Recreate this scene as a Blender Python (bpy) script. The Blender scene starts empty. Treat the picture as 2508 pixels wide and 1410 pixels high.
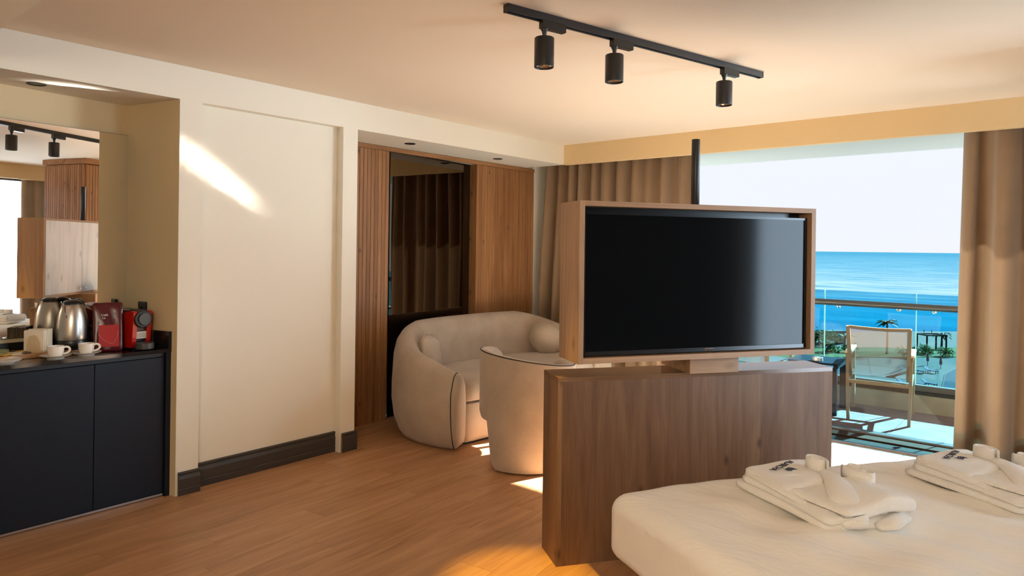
import bpy, bmesh, math, random
from mathutils import Vector, Matrix
R = math.radians
rnd = random.Random(7)
S = bpy.context.scene
COL = S.collection

# ------------------------------------------------------------------ camera, world, sun, exposure
cd = bpy.data.cameras.new('camera'); cam = bpy.data.objects.new('camera', cd); COL.objects.link(cam)
yaw, roll = R(40.0), R(0.727)
vw = Vector((-math.sin(yaw), math.cos(yaw), 0)); rt = Vector((math.cos(yaw), math.sin(yaw), 0)); up = Vector((0, 0, 1))
cr = rt * math.cos(roll) + up * math.sin(roll); cu = up * math.cos(roll) - rt * math.sin(roll)
cam.matrix_world = Matrix(((cr.x, cu.x, -vw.x, 4.184), (cr.y, cu.y, -vw.y, 0.0), (cr.z, cu.z, -vw.z, 1.528), (0, 0, 0, 1)))
cd.sensor_width = 36.0; cd.lens = 1672.0 / 2508 * 36; cd.shift_y = -100.0 / 2508; cd.clip_start = 0.05; cd.clip_end = 90000
S.camera = cam

W = bpy.data.worlds.new('sky'); S.world = W; W.use_nodes = True
nt = W.node_tree; nt.nodes.clear()
tc = nt.nodes.new('ShaderNodeTexCoord'); sx = nt.nodes.new('ShaderNodeSeparateXYZ')
rp = nt.nodes.new('ShaderNodeValToRGB'); bg = nt.nodes.new('ShaderNodeBackground'); wo = nt.nodes.new('ShaderNodeOutputWorld')
nt.links.new(tc.outputs['Generated'], sx.inputs[0]); nt.links.new(sx.outputs['Z'], rp.inputs[0])
nt.links.new(rp.outputs[0], bg.inputs[0]); nt.links.new(bg.outputs[0], wo.inputs[0])
el = rp.color_ramp.elements
el[0].position = 0.0; el[0].color = (0.86, 0.87, 0.93, 1)
el[1].position = 1.0; el[1].color = (0.42, 0.62, 0.95, 1)
e = el.new(0.15); e.color = (0.86, 0.88, 0.95, 1)
e = el.new(0.45); e.color = (0.66, 0.78, 0.95, 1)
bg.inputs[1].default_value = 1.05

SUN_TO = Vector((0.317 * math.cos(R(29)), 0.948 * math.cos(R(29)), math.sin(R(29)))).normalized()
sl = bpy.data.lights.new('sun', 'SUN'); sl.energy = 88.0; sl.angle = R(0.5); sl.color = (1.0, 0.96, 0.90)
so = bpy.data.objects.new('sun', sl); COL.objects.link(so); so.location = (8, 20, 12)
so.rotation_euler = (-SUN_TO).to_track_quat('-Z', 'Y').to_euler()

vs = S.view_settings
S.display_settings.display_device = 'sRGB'
vs.view_transform = 'Standard'; vs.look = 'None'; vs.gamma = 1.0; vs.use_curve_mapping = False; vs.exposure = 0.10
cy = S.cycles
cy.max_bounces = 14; cy.diffuse_bounces = 8; cy.glossy_bounces = 6; cy.transmission_bounces = 8; cy.transparent_max_bounces = 16
cy.sample_clamp_indirect = 6.0; cy.use_denoising = True; cy.caustics_reflective = False; cy.caustics_refractive = False


def lamp(name, kind, loc, energy, color, aim=None, **k):
    l = bpy.data.lights.new(name, kind); l.energy = energy; l.color = color
    for a, v in k.items(): setattr(l, a, v)
    o = bpy.data.objects.new(name, l); COL.objects.link(o); o.location = loc
    if aim is not None: o.rotation_euler = (Vector(aim) - Vector(loc)).to_track_quat('-Z', 'Y').to_euler()
    return o


# unseen fill lights added to brighten the room and its left wall
lamp('room_fill', 'POINT', (4.6, -0.9, 2.15), 125, (1.0, 0.89, 0.71), shadow_soft_size=0.25)
lamp('wall_fill', 'SPOT', (4.08, 5.5, 2.2), 350, (0.76, 0.90, 1.0), (0.0, 1.85, 1.85), spot_size=R(44), spot_blend=1.0, shadow_soft_size=0.40)
# daylight through the second window
lamp('window_daylight', 'AREA', (6.16, 4.62, 1.28), 88, (0.62, 0.82, 1.0), (0.0, 4.62, 1.1), shape='RECTANGLE', size=1.6, size_y=2.2, spread=R(125))
# sunlight thrown up by the polished tray on the coffee table (a parallel beam leaving the tray)
lamp('tray_glint', 'AREA', (0.79, 4.49, 0.548), 1.15, (1.0, 0.95, 0.86), (0.79 - 0.277 * 3, 4.49 - 0.829 * 3, 0.548 + 0.485 * 3), shape='ELLIPSE', size=0.28, size_y=0.14, spread=R(3.0))

# ------------------------------------------------------------------ materials
MATS = {}


def nodes(name):
    m = bpy.data.materials.new(name); m.use_nodes = True
    t = m.node_tree; b = t.nodes['Principled BSDF']; MATS[name] = m
    return m, t, b


def N(t, typ, **k):
    n = t.nodes.new(typ)
    for a, v in k.items():
        if a.startswith('i_'): n.inputs[a[2:].replace('_', ' ')].default_value = v
        elif a.startswith('n_'): n.inputs[int(a[2:])].default_value = v
        else: setattr(n, a, v)
    return n


def coords(t, scale=(1, 1, 1), rot=(0, 0, 0), rand=False):
    c = N(t, 'ShaderNodeTexCoord'); src = c.outputs['Object']
    if rand:
        oi = N(t, 'ShaderNodeObjectInfo'); mu = N(t, 'ShaderNodeVectorMath', operation='SCALE')
        cv = N(t, 'ShaderNodeCombineXYZ')
        for i in range(3): t.links.new(oi.outputs['Random'], cv.inputs[i])
        t.links.new(cv.outputs[0], mu.inputs[0]); mu.inputs['Scale'].default_value = 37.0
        ad = N(t, 'ShaderNodeVectorMath', operation='ADD'); t.links.new(src, ad.inputs[0]); t.links.new(mu.outputs[0], ad.inputs[1]); src = ad.outputs[0]
    mp = N(t, 'ShaderNodeMapping'); mp.inputs['Scale'].default_value = scale; mp.inputs['Rotation'].default_value = rot
    t.links.new(src, mp.inputs[0])
    return mp.outputs[0]


def bump(t, b, height, strength=0.2, dist=0.01):
    bn = N(t, 'ShaderNodeBump'); bn.inputs['Strength'].default_value = strength; bn.inputs['Distance'].default_value = dist
    t.links.new(height, bn.inputs['Height']); t.links.new(bn.outputs[0], b.inputs['Normal'])


def plain(name, col, rough=0.5, metal=0.0, spec=0.5, var=0.0, vscale=8.0, bmp=0.0, bscale=60.0, **k):
    m, t, b = nodes(name)
    b.inputs['Base Color'].default_value = (*col, 1); b.inputs['Roughness'].default_value = rough
    b.inputs['Metallic'].default_value = metal; b.inputs['Specular IOR Level'].default_value = spec
    for a, v in k.items(): b.inputs[a.replace('_', ' ')].default_value = v
    if var > 0:
        n = N(t, 'ShaderNodeTexNoise', i_Scale=vscale, i_Detail=4.0); t.links.new(coords(t), n.inputs['Vector'])
        r = N(t, 'ShaderNodeValToRGB')
        r.color_ramp.elements[0].position = 0.3; r.color_ramp.elements[1].position = 0.7
        r.color_ramp.elements[0].color = (*[c * (1 - var) for c in col], 1); r.color_ramp.elements[1].color = (*[min(1, c * (1 + var)) for c in col], 1)
        t.links.new(n.outputs[0], r.inputs[0]); t.links.new(r.outputs[0], b.inputs['Base Color'])
    if bmp > 0:
        n = N(t, 'ShaderNodeTexNoise', i_Scale=bscale, i_Detail=3.0); t.links.new(coords(t), n.inputs['Vector'])
        bump(t, b, n.outputs[0], bmp)
    return m


def wood(name, dark, mid, light, axis=2, rough=0.45, bands=0.0, bandw=0.13, knots=0.5, rand=True, rot=(0, 0, 0), ks=2.2, objvar=0.0, bmp=0.05):
    m, t, b = nodes(name)
    L = t.links

    def ax(a, s):
        v = [a, a, a]; v[axis] = s; return v
    n1 = N(t, 'ShaderNodeTexNoise', i_Scale=1.0, i_Detail=7.0, i_Roughness=0.6, i_Distortion=1.2)
    L.new(coords(t, ax(11, 0.9), rot, rand), n1.inputs['Vector'])
    n2 = N(t, 'ShaderNodeTexNoise', i_Scale=1.0, i_Detail=5.0, i_Roughness=0.7)
    L.new(coords(t, ax(150, 3.0), rot, rand), n2.inputs['Vector'])
    mx = N(t, 'ShaderNodeMath', operation='MULTIPLY_ADD', n_1=0.35); L.new(n2.outputs[0], mx.inputs[0])
    sc = N(t, 'ShaderNodeMath', operation='MULTIPLY', n_1=0.75); L.new(n1.outputs[0], sc.inputs[0]); L.new(sc.outputs[0], mx.inputs[2])
    val = mx.outputs[0]
    if bands > 0:
        c = coords(t, (1, 1, 1), rot, rand); sp = N(t, 'ShaderNodeSeparateXYZ'); L.new(c, sp.inputs[0])
        a = N(t, 'ShaderNodeMath', operation='ADD'); o2 = [i for i in (0, 1, 2) if i != axis]
        L.new(sp.outputs[o2[0]], a.inputs[0]); L.new(sp.outputs[o2[1]], a.inputs[1])
        d = N(t, 'ShaderNodeMath', operation='DIVIDE', n_1=bandw); L.new(a.outputs[0], d.inputs[0])
        f = N(t, 'ShaderNodeMath', operation='FLOOR'); L.new(d.outputs[0], f.inputs[0])
        wn = N(t, 'ShaderNodeTexWhiteNoise', noise_dimensions='1D'); L.new(f.outputs[0], wn.inputs['W'])
        s2 = N(t, 'ShaderNodeMath', operation='MULTIPLY_ADD', n_1=bands, n_2=-bands / 2); L.new(wn.outputs[0], s2.inputs[0])
        ad = N(t, 'ShaderNodeMath', operation='ADD'); L.new(val, ad.inputs[0]); L.new(s2.outputs[0], ad.inputs[1]); val = ad.outputs[0]
    if objvar > 0:
        oi = N(t, 'ShaderNodeObjectInfo')
        s2 = N(t, 'ShaderNodeMath', operation='MULTIPLY_ADD', n_1=objvar, n_2=-objvar / 2); L.new(oi.outputs['Random'], s2.inputs[0])
        ad = N(t, 'ShaderNodeMath', operation='ADD'); L.new(val, ad.inputs[0]); L.new(s2.outputs[0], ad.inputs[1]); val = ad.outputs[0]
    r = N(t, 'ShaderNodeValToRGB'); E = r.color_ramp.elements
    E[0].position = 0.33; E[0].color = (*dark, 1); E[1].position = 0.75; E[1].color = (*light, 1)
    q = E.new(0.53); q.color = (*mid, 1)
    L.new(val, r.inputs[0]); colr = r.outputs[0]
    if knots > 0:
        v = N(t, 'ShaderNodeTexVoronoi', i_Scale=1.0, voronoi_dimensions='2D')
        s3 = N(t, 'ShaderNodeSeparateXYZ'); L.new(coords(t, (1, 1, 1), rot, rand), s3.inputs[0]); o3 = [i for i in (0, 1, 2) if i != axis]
        a3 = N(t, 'ShaderNodeMath', operation='ADD'); L.new(s3.outputs[o3[0]], a3.inputs[0]); L.new(s3.outputs[o3[1]], a3.inputs[1])
        m3 = N(t, 'ShaderNodeMath', operation='MULTIPLY', n_1=ks * 2.0); L.new(a3.outputs[0], m3.inputs[0])
        m4 = N(t, 'ShaderNodeMath', operation='MULTIPLY', n_1=ks); L.new(s3.outputs[axis], m4.inputs[0])
        c3 = N(t, 'ShaderNodeCombineXYZ'); L.new(m3.outputs[0], c3.inputs[0]); L.new(m4.outputs[0], c3.inputs[1]); L.new(c3.outputs[0], v.inputs['Vector'])
        k = N(t, 'ShaderNodeValToRGB'); K = k.color_ramp.elements
        K[0].position = 0.0; K[0].color = (1, 1, 1, 1); K[1].position = 0.075; K[1].color = (0, 0, 0, 1)
        L.new(v.outputs['Distance'], k.inputs[0])
        wn = N(t, 'ShaderNodeMath', operation='GREATER_THAN', n_1=0.45)
        sp = N(t, 'ShaderNodeSeparateColor'); L.new(v.outputs['Color'], sp.inputs[0]); L.new(sp.outputs[0], wn.inputs[0])
        ml = N(t, 'ShaderNodeMath', operation='MULTIPLY'); L.new(k.outputs[0], ml.inputs[0]); L.new(wn.outputs[0], ml.inputs[1])
        m2 = N(t, 'ShaderNodeMath', operation='MULTIPLY', n_1=knots); L.new(ml.outputs[0], m2.inputs[0])
        mixn = N(t, 'ShaderNodeMix', data_type='RGBA'); L.new(m2.outputs[0], mixn.inputs[0]); L.new(colr, mixn.inputs[6])
        mixn.inputs[7].default_value = (*[c * 0.25 for c in dark], 1); colr = mixn.outputs[2]
    L.new(colr, b.inputs['Base Color']); b.inputs['Roughness'].default_value = rough
    if bmp: bump(t, b, n2.outputs[0], bmp, 0.002)
    return m


def fabric(name, c1, c2, scale=900.0, rough=0.95, bmp=0.25, sheen=0.3, big=0.0, translucent=0.0, bd=0.002):
    m, t, b = nodes(name); L = t.links
    n = N(t, 'ShaderNodeTexNoise', i_Scale=scale, i_Detail=2.0); L.new(coords(t), n.inputs['Vector'])
    n2 = N(t, 'ShaderNodeTexNoise', i_Scale=5.0, i_Detail=3.0); L.new(coords(t), n2.inputs['Vector'])
    a = N(t, 'ShaderNodeMath', operation='MULTIPLY_ADD', n_1=0.35); L.new(n2.outputs[0], a.inputs[0])
    s = N(t, 'ShaderNodeMath', operation='MULTIPLY', n_1=0.65); L.new(n.outputs[0], s.inputs[0]); L.new(s.outputs[0], a.inputs[2])
    r = N(t, 'ShaderNodeValToRGB'); E = r.color_ramp.elements
    E[0].position = 0.35; E[0].color = (*c1, 1); E[1].position = 0.65; E[1].color = (*c2, 1)
    L.new(a.outputs[0], r.inputs[0]); L.new(r.outputs[0], b.inputs['Base Color'])
    b.inputs['Roughness'].default_value = rough; b.inputs['Specular IOR Level'].default_value = 0.15
    b.inputs['Sheen Weight'].default_value = sheen; b.inputs['Sheen Roughness'].default_value = 0.6
    bump(t, b, n.outputs[0], bmp, bd)
    if translucent > 0:
        tr = N(t, 'ShaderNodeBsdfTranslucent'); L.new(r.outputs[0], tr.inputs[0])
        mx = N(t, 'ShaderNodeMixShader'); mx.inputs[0].default_value = translucent
        L.new(b.outputs[0], mx.inputs[1]); L.new(tr.outputs[0], mx.inputs[2]); L.new(mx.outputs[0], t.nodes['Material Output'].inputs[0])
    return m


def creased(name, col):
    """smooth cotton with soft directional creases"""
    m, t, b = nodes(name); L = t.links
    b.inputs['Base Color'].default_value = (*col, 1); b.inputs['Roughness'].default_value = 0.85; b.inputs['Specular IOR Level'].default_value = 0.2
    n = N(t, 'ShaderNodeTexNoise', i_Scale=1.0, i_Detail=4.0, i_Roughness=0.55, i_Distortion=1.4); L.new(coords(t, (2.2, 7.0, 2.0), (0, 0, R(30))), n.inputs['Vector'])
    n2 = N(t, 'ShaderNodeTexNoise', i_Scale=6.0, i_Detail=5.0, i_Distortion=0.8); L.new(coords(t), n2.inputs['Vector'])
    a = N(t, 'ShaderNodeMath', operation='MULTIPLY_ADD', n_1=0.35); L.new(n2.outputs[0], a.inputs[0]); L.new(n.outputs[0], a.inputs[2])
    bump(t, b, a.outputs[0], 0.28, 0.04)
    return m


def glass(name, tint, refl=1.0, rough=0.0):
    m, t, b = nodes(name); t.nodes.remove(b); L = t.links
    tr = N(t, 'ShaderNodeBsdfTransparent'); tr.inputs[0].default_value = (*tint, 1)
    gl = N(t, 'ShaderNodeBsdfGlossy'); gl.inputs['Roughness'].default_value = rough
    fr = N(t, 'ShaderNodeFresnel', i_IOR=1.45); ml = N(t, 'ShaderNodeMath', operation='MULTIPLY', n_1=refl)
    L.new(fr.outputs[0], ml.inputs[0])
    mx = N(t, 'ShaderNodeMixShader'); L.new(ml.outputs[0], mx.inputs[0]); L.new(tr.outputs[0], mx.inputs[1]); L.new(gl.outputs[0], mx.inputs[2])
    L.new(mx.outputs[0], t.nodes['Material Output'].inputs[0])
    return m


def emit(name, col, s):
    m, t, b = nodes(name); b.inputs['Base Color'].default_value = (*col, 1)
    b.inputs['Emission Color'].default_value = (*col, 1); b.inputs['Emission Strength'].default_value = s
    return m


plain('wall_paint', (0.81, 0.79, 0.70), 0.75, spec=0.2, bmp=0.03, bscale=220)
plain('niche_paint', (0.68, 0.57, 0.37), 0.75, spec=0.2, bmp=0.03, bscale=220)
plain('valance_paint', (0.70, 0.54, 0.31), 0.75, spec=0.2, bmp=0.03, bscale=220)
plain('ceiling_paint', (0.79, 0.70, 0.58), 0.9, spec=0.1)
plain('dark_baseboard', (0.040, 0.036, 0.034), 0.42)
plain('raw_edge', (0.25, 0.17, 0.09), 0.8)
wood('floor_oak', (0.27, 0.132, 0.060), (0.41, 0.215, 0.105), (0.52, 0.30, 0.16), axis=1, rough=0.42, knots=0.12, rot=(0, 0, R(-6.7)), ks=1.2, objvar=0.10, bmp=0.02)
plain('floor_base', (0.12, 0.06, 0.03), 0.8)
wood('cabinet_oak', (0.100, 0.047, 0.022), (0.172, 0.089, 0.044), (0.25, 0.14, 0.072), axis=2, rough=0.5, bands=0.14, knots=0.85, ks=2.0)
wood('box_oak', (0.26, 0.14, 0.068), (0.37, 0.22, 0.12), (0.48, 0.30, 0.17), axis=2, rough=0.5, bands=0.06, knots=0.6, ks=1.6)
wood('door_oak_lit', (0.46, 0.38, 0.30), (0.58, 0.50, 0.42), (0.68, 0.61, 0.53), axis=2, rough=0.22, bands=0.06, knots=0.5, ks=1.6)  # rear doors paler than the box oak: window light put into the colour
MATS['door_oak_lit'].node_tree.nodes['Principled BSDF'].inputs['Coat Weight'].default_value = 1.0
MATS['door_oak_lit'].node_tree.nodes['Principled BSDF'].inputs['Coat Roughness'].default_value = 0.2
wood('box_oak_flat', (0.26, 0.14, 0.068), (0.37, 0.22, 0.12), (0.48, 0.30, 0.17), axis=0, rough=0.5, knots=0.4, ks=1.6)
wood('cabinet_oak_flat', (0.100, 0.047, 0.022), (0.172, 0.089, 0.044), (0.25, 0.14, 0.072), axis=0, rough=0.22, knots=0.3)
wood('slat_oak', (0.17, 0.072, 0.026), (0.29, 0.135, 0.052), (0.41, 0.21, 0.09), axis=2, rough=0.42, knots=0.8, ks=2.3, objvar=0.16)
wood('trim_oak', (0.17, 0.072, 0.026), (0.29, 0.135, 0.052), (0.41, 0.21, 0.09), axis=1, rough=0.42, knots=0.8, ks=2.3)
wood('tray_wood', (0.25, 0.12, 0.045), (0.40, 0.21, 0.09), (0.52, 0.30, 0.14), axis=1, rough=0.5, knots=0.0)
wood('napkin_wood', (0.50, 0.36, 0.20), (0.62, 0.47, 0.29), (0.72, 0.58, 0.38), axis=2, rough=0.55, knots=0.0)
wood('teak', (0.40, 0.24, 0.12), (0.55, 0.36, 0.2), (0.66, 0.46, 0.28), axis=1, rough=0.5, knots=0.0)
plain('navy_laminate', (0.004, 0.009, 0.018), 0.42, spec=0.35, var=0.12, vscale=30)
plain('navy_profile', (0.020, 0.024, 0.032), 0.3)
plain('aluminium', (0.55, 0.55, 0.56), 0.3, metal=1.0)
plain('steel', (0.50, 0.48, 0.45), 0.30, metal=1.0)
plain('chrome', (0.8, 0.8, 0.8), 0.08, metal=1.0)
plain('black_metal', (0.012, 0.012, 0.013), 0.42)
plain('black_plastic', (0.008, 0.008, 0.009), 0.3)
plain('grey_plastic', (0.06, 0.06, 0.062), 0.35)
plain('red_plastic', (0.45, 0.012, 0.008), 0.28)
plain('bag_film', (0.075, 0.0035, 0.007), 0.26, bmp=0.28, bscale=14)
plain('bag_window', (0.36, 0.006, 0.010), 0.38)
plain('crease_pink', (0.55, 0.16, 0.16), 0.3)
plain('bag_print', (0.75, 0.68, 0.62), 0.5)
plain('sticker', (0.62, 0.58, 0.53), 0.6)
plain('ink', (0.06, 0.05, 0.05), 0.7)
plain('gloss_white', (0.82, 0.80, 0.77), 0.12)
plain('ceramic', (0.80, 0.76, 0.70), 0.15)
plain('coffee', (0.10, 0.05, 0.02), 0.4)
plain('paper_napkin', (0.80, 0.72, 0.58), 0.9)
plain('sachet_paper', (0.80, 0.72, 0.55), 0.6, var=0.15, vscale=90)
plain('sachet_yellow', (0.65, 0.38, 0.03), 0.4)
plain('sachet_green', (0.20, 0.21, 0.08), 0.5)
plain('sachet_brown', (0.10, 0.06, 0.035), 0.5)
plain('blue_cap', (0.02, 0.10, 0.38), 0.35)
plain('mirror_silver', (0.90, 0.90, 0.88), 0.0, metal=1.0)
plain('tinted_mirror', (0.11, 0.092, 0.075), 0.015, metal=1.0)
plain('screen', (0.004, 0.005, 0.006), 0.10, spec=0.16)
plain('bezel', (0.006, 0.006, 0.007), 0.25)
plain('lens_glass', (0.85, 0.8, 0.7), 0.08, metal=1.0)
plain('dark_cord', (0.02, 0.017, 0.014), 0.7)
fabric('linen', (0.34, 0.265, 0.20), (0.50, 0.41, 0.325), 420, bmp=0.3)
fabric('boucle', (0.38, 0.31, 0.235), (0.53, 0.44, 0.345), 260, bmp=0.6)
creased('bedding', (0.89, 0.865, 0.81))
fabric('bed_base_cloth', (0.05, 0.05, 0.055), (0.07, 0.07, 0.075), 500)
fabric('terry', (0.85, 0.83, 0.79), (0.93, 0.91, 0.87), 330, bmp=0.8, bd=0.004)
fabric('curtain_cloth', (0.22, 0.14, 0.078), (0.28, 0.18, 0.10), 700, bmp=0.15, translucent=0.025)
fabric('curtain_dark', (0.10, 0.075, 0.05), (0.14, 0.105, 0.07), 700, bmp=0.15)
plain('embroidery', (0.012, 0.02, 0.06), 0.8)
glass('window_glass', (0.97, 0.98, 0.98), 0.22)
glass('rail_glass', (0.44, 0.76, 0.88), 0.35)
glass('clear_plastic', (0.85, 0.88, 0.9), 1.0)
plain('glass_edge', (0.35, 0.55, 0.52), 0.2)
plain('frame_bronze', (0.06, 0.045, 0.035), 0.35)
plain('sill_stone', (0.030, 0.026, 0.021), 0.5, spec=0.03, var=0.3, vscale=60)
plain('sill_wood', (0.050, 0.026, 0.015), 0.5, spec=0.03, var=0.2, vscale=9)
plain('handrail_metal', (0.10, 0.095, 0.088), 0.3, metal=0.6)
plain('balcony_tile', (0.150, 0.102, 0.092), 0.6, spec=0.03, var=0.12, vscale=6)
plain('grout', (0.11, 0.105, 0.10), 0.9, spec=0.03)
plain('curb_paint', (0.24, 0.21, 0.155), 0.9, spec=0.03, var=0.1)
plain('gravel', (0.0360, 0.0360, 0.0342), 0.9, spec=0.03, var=0.5, vscale=90, bmp=0.6, bscale=120)
plain('slab_paint', (0.58, 0.66, 0.66), 0.9)
plain('chair_frame', (0.20, 0.155, 0.10), 0.45, spec=0.03)
plain('table_slate', (0.0108, 0.0162, 0.0234), 0.4, spec=0.03)
plain('sand', (0.046, 0.037, 0.030), 0.95, spec=0.03, var=0.12, vscale=0.3)
plain('lawn', (0.022, 0.033, 0.005), 0.95, spec=0.03, var=0.3, vscale=0.4)
plain('pavement', (0.022, 0.026, 0.022), 0.95, spec=0.03, var=0.2, vscale=0.5)
plain('pool_water', (0.0036, 0.0162, 0.0198), 0.1)
plain('trunk', (0.03, 0.022, 0.014), 0.9, spec=0.03)
plain('hut_white', (0.045, 0.042, 0.038), 0.9, spec=0.03)
plain('hut_dark', (0.010, 0.010, 0.011), 0.8, spec=0.03)
plain('red_cloth', (0.0504, 0.0043, 0.0050), 0.8, spec=0.03)
plain('blue_cloth', (0.006, 0.016, 0.035), 0.8, spec=0.03)
plain('skin', (0.0360, 0.0198, 0.0126), 0.7, spec=0.03)
plain('headboard', (0.10, 0.055, 0.03), 0.5)


def mesh_fabric():
    m, t, b = nodes('sling'); L = t.links
    b.inputs['Base Color'].default_value = (0.20, 0.15, 0.115, 1); b.inputs['Roughness'].default_value = 0.8
    tl = N(t, 'ShaderNodeBsdfTranslucent'); tl.inputs[0].default_value = (0.016, 0.011, 0.008, 1)
    ad = N(t, 'ShaderNodeAddShader'); L.new(b.outputs[0], ad.inputs[0]); L.new(tl.outputs[0], ad.inputs[1])
    tr = N(t, 'ShaderNodeBsdfTransparent'); mx = N(t, 'ShaderNodeMixShader'); mx.inputs[0].default_value = 0.62
    L.new(tr.outputs[0], mx.inputs[1]); L.new(ad.outputs[0], mx.inputs[2]); L.new(mx.outputs[0], t.nodes['Material Output'].inputs[0])


def marble():
    m, t, b = nodes('black_marble'); L = t.links
    n = N(t, 'ShaderNodeTexNoise', i_Scale=7.0, i_Detail=6.0, i_Distortion=1.5); L.new(coords(t), n.inputs['Vector'])
    r = N(t, 'ShaderNodeValToRGB'); E = r.color_ramp.elements
    E[0].position = 0.485; E[0].color = (0.012, 0.011, 0.011, 1); E[1].position = 0.515; E[1].color = (0.012, 0.011, 0.011, 1)
    q = E.new(0.5); q.color = (0.30, 0.27, 0.24, 1)
    n2 = N(t, 'ShaderNodeTexNoise', i_Scale=3.0, i_Detail=2.0); L.new(coords(t), n2.inputs['Vector'])
    g = N(t, 'ShaderNodeValToRGB'); g.color_ramp.elements[0].position = 0.5; g.color_ramp.elements[1].position = 0.62; L.new(n2.outputs[0], g.inputs[0])
    mx = N(t, 'ShaderNodeMix', data_type='RGBA'); L.new(g.outputs[0], mx.inputs[0]); mx.inputs[6].default_value = (0.013, 0.012, 0.012, 1); L.new(r.outputs[0], mx.inputs[7])
    L.new(mx.outputs[2], b.inputs['Base Color']); b.inputs['Roughness'].default_value = 0.12


def sea():
    m, t, b = nodes('sea_water'); L = t.links
    n = N(t, 'ShaderNodeTexNoise', i_Scale=1.0, i_Detail=9.0, i_Roughness=0.72); L.new(coords(t, (0.009, 0.030, 1), (0, 0, R(-46))), n.inputs['Vector'])
    g = N(t, 'ShaderNodeNewGeometry'); ln = N(t, 'ShaderNodeVectorMath', operation='LENGTH'); L.new(g.outputs['Position'], ln.inputs[0])
    lg = N(t, 'ShaderNodeMath', operation='LOGARITHM', n_1=10.0); L.new(ln.outputs['Value'], lg.inputs[0])
    mr = N(t, 'ShaderNodeMapRange'); mr.inputs['From Min'].default_value = 2.5; mr.inputs['From Max'].default_value = 4.0; L.new(lg.outputs[0], mr.inputs[0])
    # deep blue near the shore, sparkle and haze painted as a paler belt further out, deeper again towards the horizon
    outs = []
    for stops in (((0.0, (0.0003, 0.042, 0.076)), (0.14, (0.0015, 0.046, 0.078)), (0.24, (0.016, 0.050, 0.074)), (0.5, (0.006, 0.036, 0.062)), (1.0, (0.004, 0.030, 0.054))),
                  ((0.0, (0.0010, 0.062, 0.100)), (0.14, (0.006, 0.070, 0.104)), (0.24, (0.060, 0.088, 0.104)), (0.5, (0.030, 0.066, 0.090)), (1.0, (0.012, 0.046, 0.072)))):
        r = N(t, 'ShaderNodeValToRGB'); E = r.color_ramp.elements
        E[0].position = stops[0][0]; E[0].color = (*stops[0][1], 1); E[1].position = stops[-1][0]; E[1].color = (*stops[-1][1], 1)
        for p_, c_ in stops[1:-1]: q = E.new(p_); q.color = (*c_, 1)
        L.new(mr.outputs[0], r.inputs[0]); outs.append(r.outputs[0])
    nr = N(t, 'ShaderNodeMapRange'); nr.inputs['From Min'].default_value = 0.36; nr.inputs['From Max'].default_value = 0.66; L.new(n.outputs[0], nr.inputs[0])
    mx = N(t, 'ShaderNodeMix', data_type='RGBA'); L.new(nr.outputs[0], mx.inputs[0]); L.new(outs[0], mx.inputs[6]); L.new(outs[1], mx.inputs[7])
    L.new(mx.outputs[2], b.inputs['Base Color']); b.inputs['Roughness'].default_value = 0.6; b.inputs['Specular IOR Level'].default_value = 0.0
    n2 = N(t, 'ShaderNodeTexNoise', i_Scale=1.0, i_Detail=9.0, i_Roughness=0.75); L.new(coords(t, (0.06, 0.13, 1), (0, 0, R(-46))), n2.inputs['Vector'])
    bump(t, b, n2.outputs[0], 0.5, 3.0)


def leafy(name, c1, c2, tr_):
    m, t, b = nodes(name); L = t.links
    oi = N(t, 'ShaderNodeTexNoise', i_Scale=3.0, i_Detail=2.0); L.new(coords(t), oi.inputs['Vector'])
    mx = N(t, 'ShaderNodeMix', data_type='RGBA'); L.new(oi.outputs[0], mx.inputs[0]); mx.inputs[6].default_value = (*c1, 1); mx.inputs[7].default_value = (*c2, 1)
    L.new(mx.outputs[2], b.inputs['Base Color']); b.inputs['Roughness'].default_value = 0.7; b.inputs['Specular IOR Level'].default_value = 0.1
    tl = N(t, 'ShaderNodeBsdfTranslucent'); L.new(mx.outputs[2], tl.inputs[0])
    ms = N(t, 'ShaderNodeMixShader'); ms.inputs[0].default_value = tr_; L.new(b.outputs[0], ms.inputs[1]); L.new(tl.outputs[0], ms.inputs[2]); L.new(ms.outputs[0], t.nodes['Material Output'].inputs[0])


leafy('foliage', (0.006, 0.016, 0.003), (0.016, 0.034, 0.007), 0.5)
leafy('palm_leaf', (0.014, 0.026, 0.006), (0.030, 0.042, 0.012), 0.5)
plain('floor_bounce', (0.55, 0.53, 0.49), 0.6, spec=0.2, var=0.05, vscale=5)
mesh_fabric(); marble(); sea()

# ------------------------------------------------------------------ mesh helpers
def tag(o, label=None, cat=None, group=None, kind=None):
    if label: o['label'] = label
    if cat: o['category'] = cat
    if group: o['group'] = group
    if kind: o['kind'] = kind
    return o


def thing(name, label, cat, loc=(0, 0, 0), rz=0.0, group=None):
    o = bpy.data.objects.new(name, None); COL.objects.link(o); o.empty_display_size = 0.1
    o.location = loc; o.rotation_euler = (0, 0, rz)
    return tag(o, label, cat, group)


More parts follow.
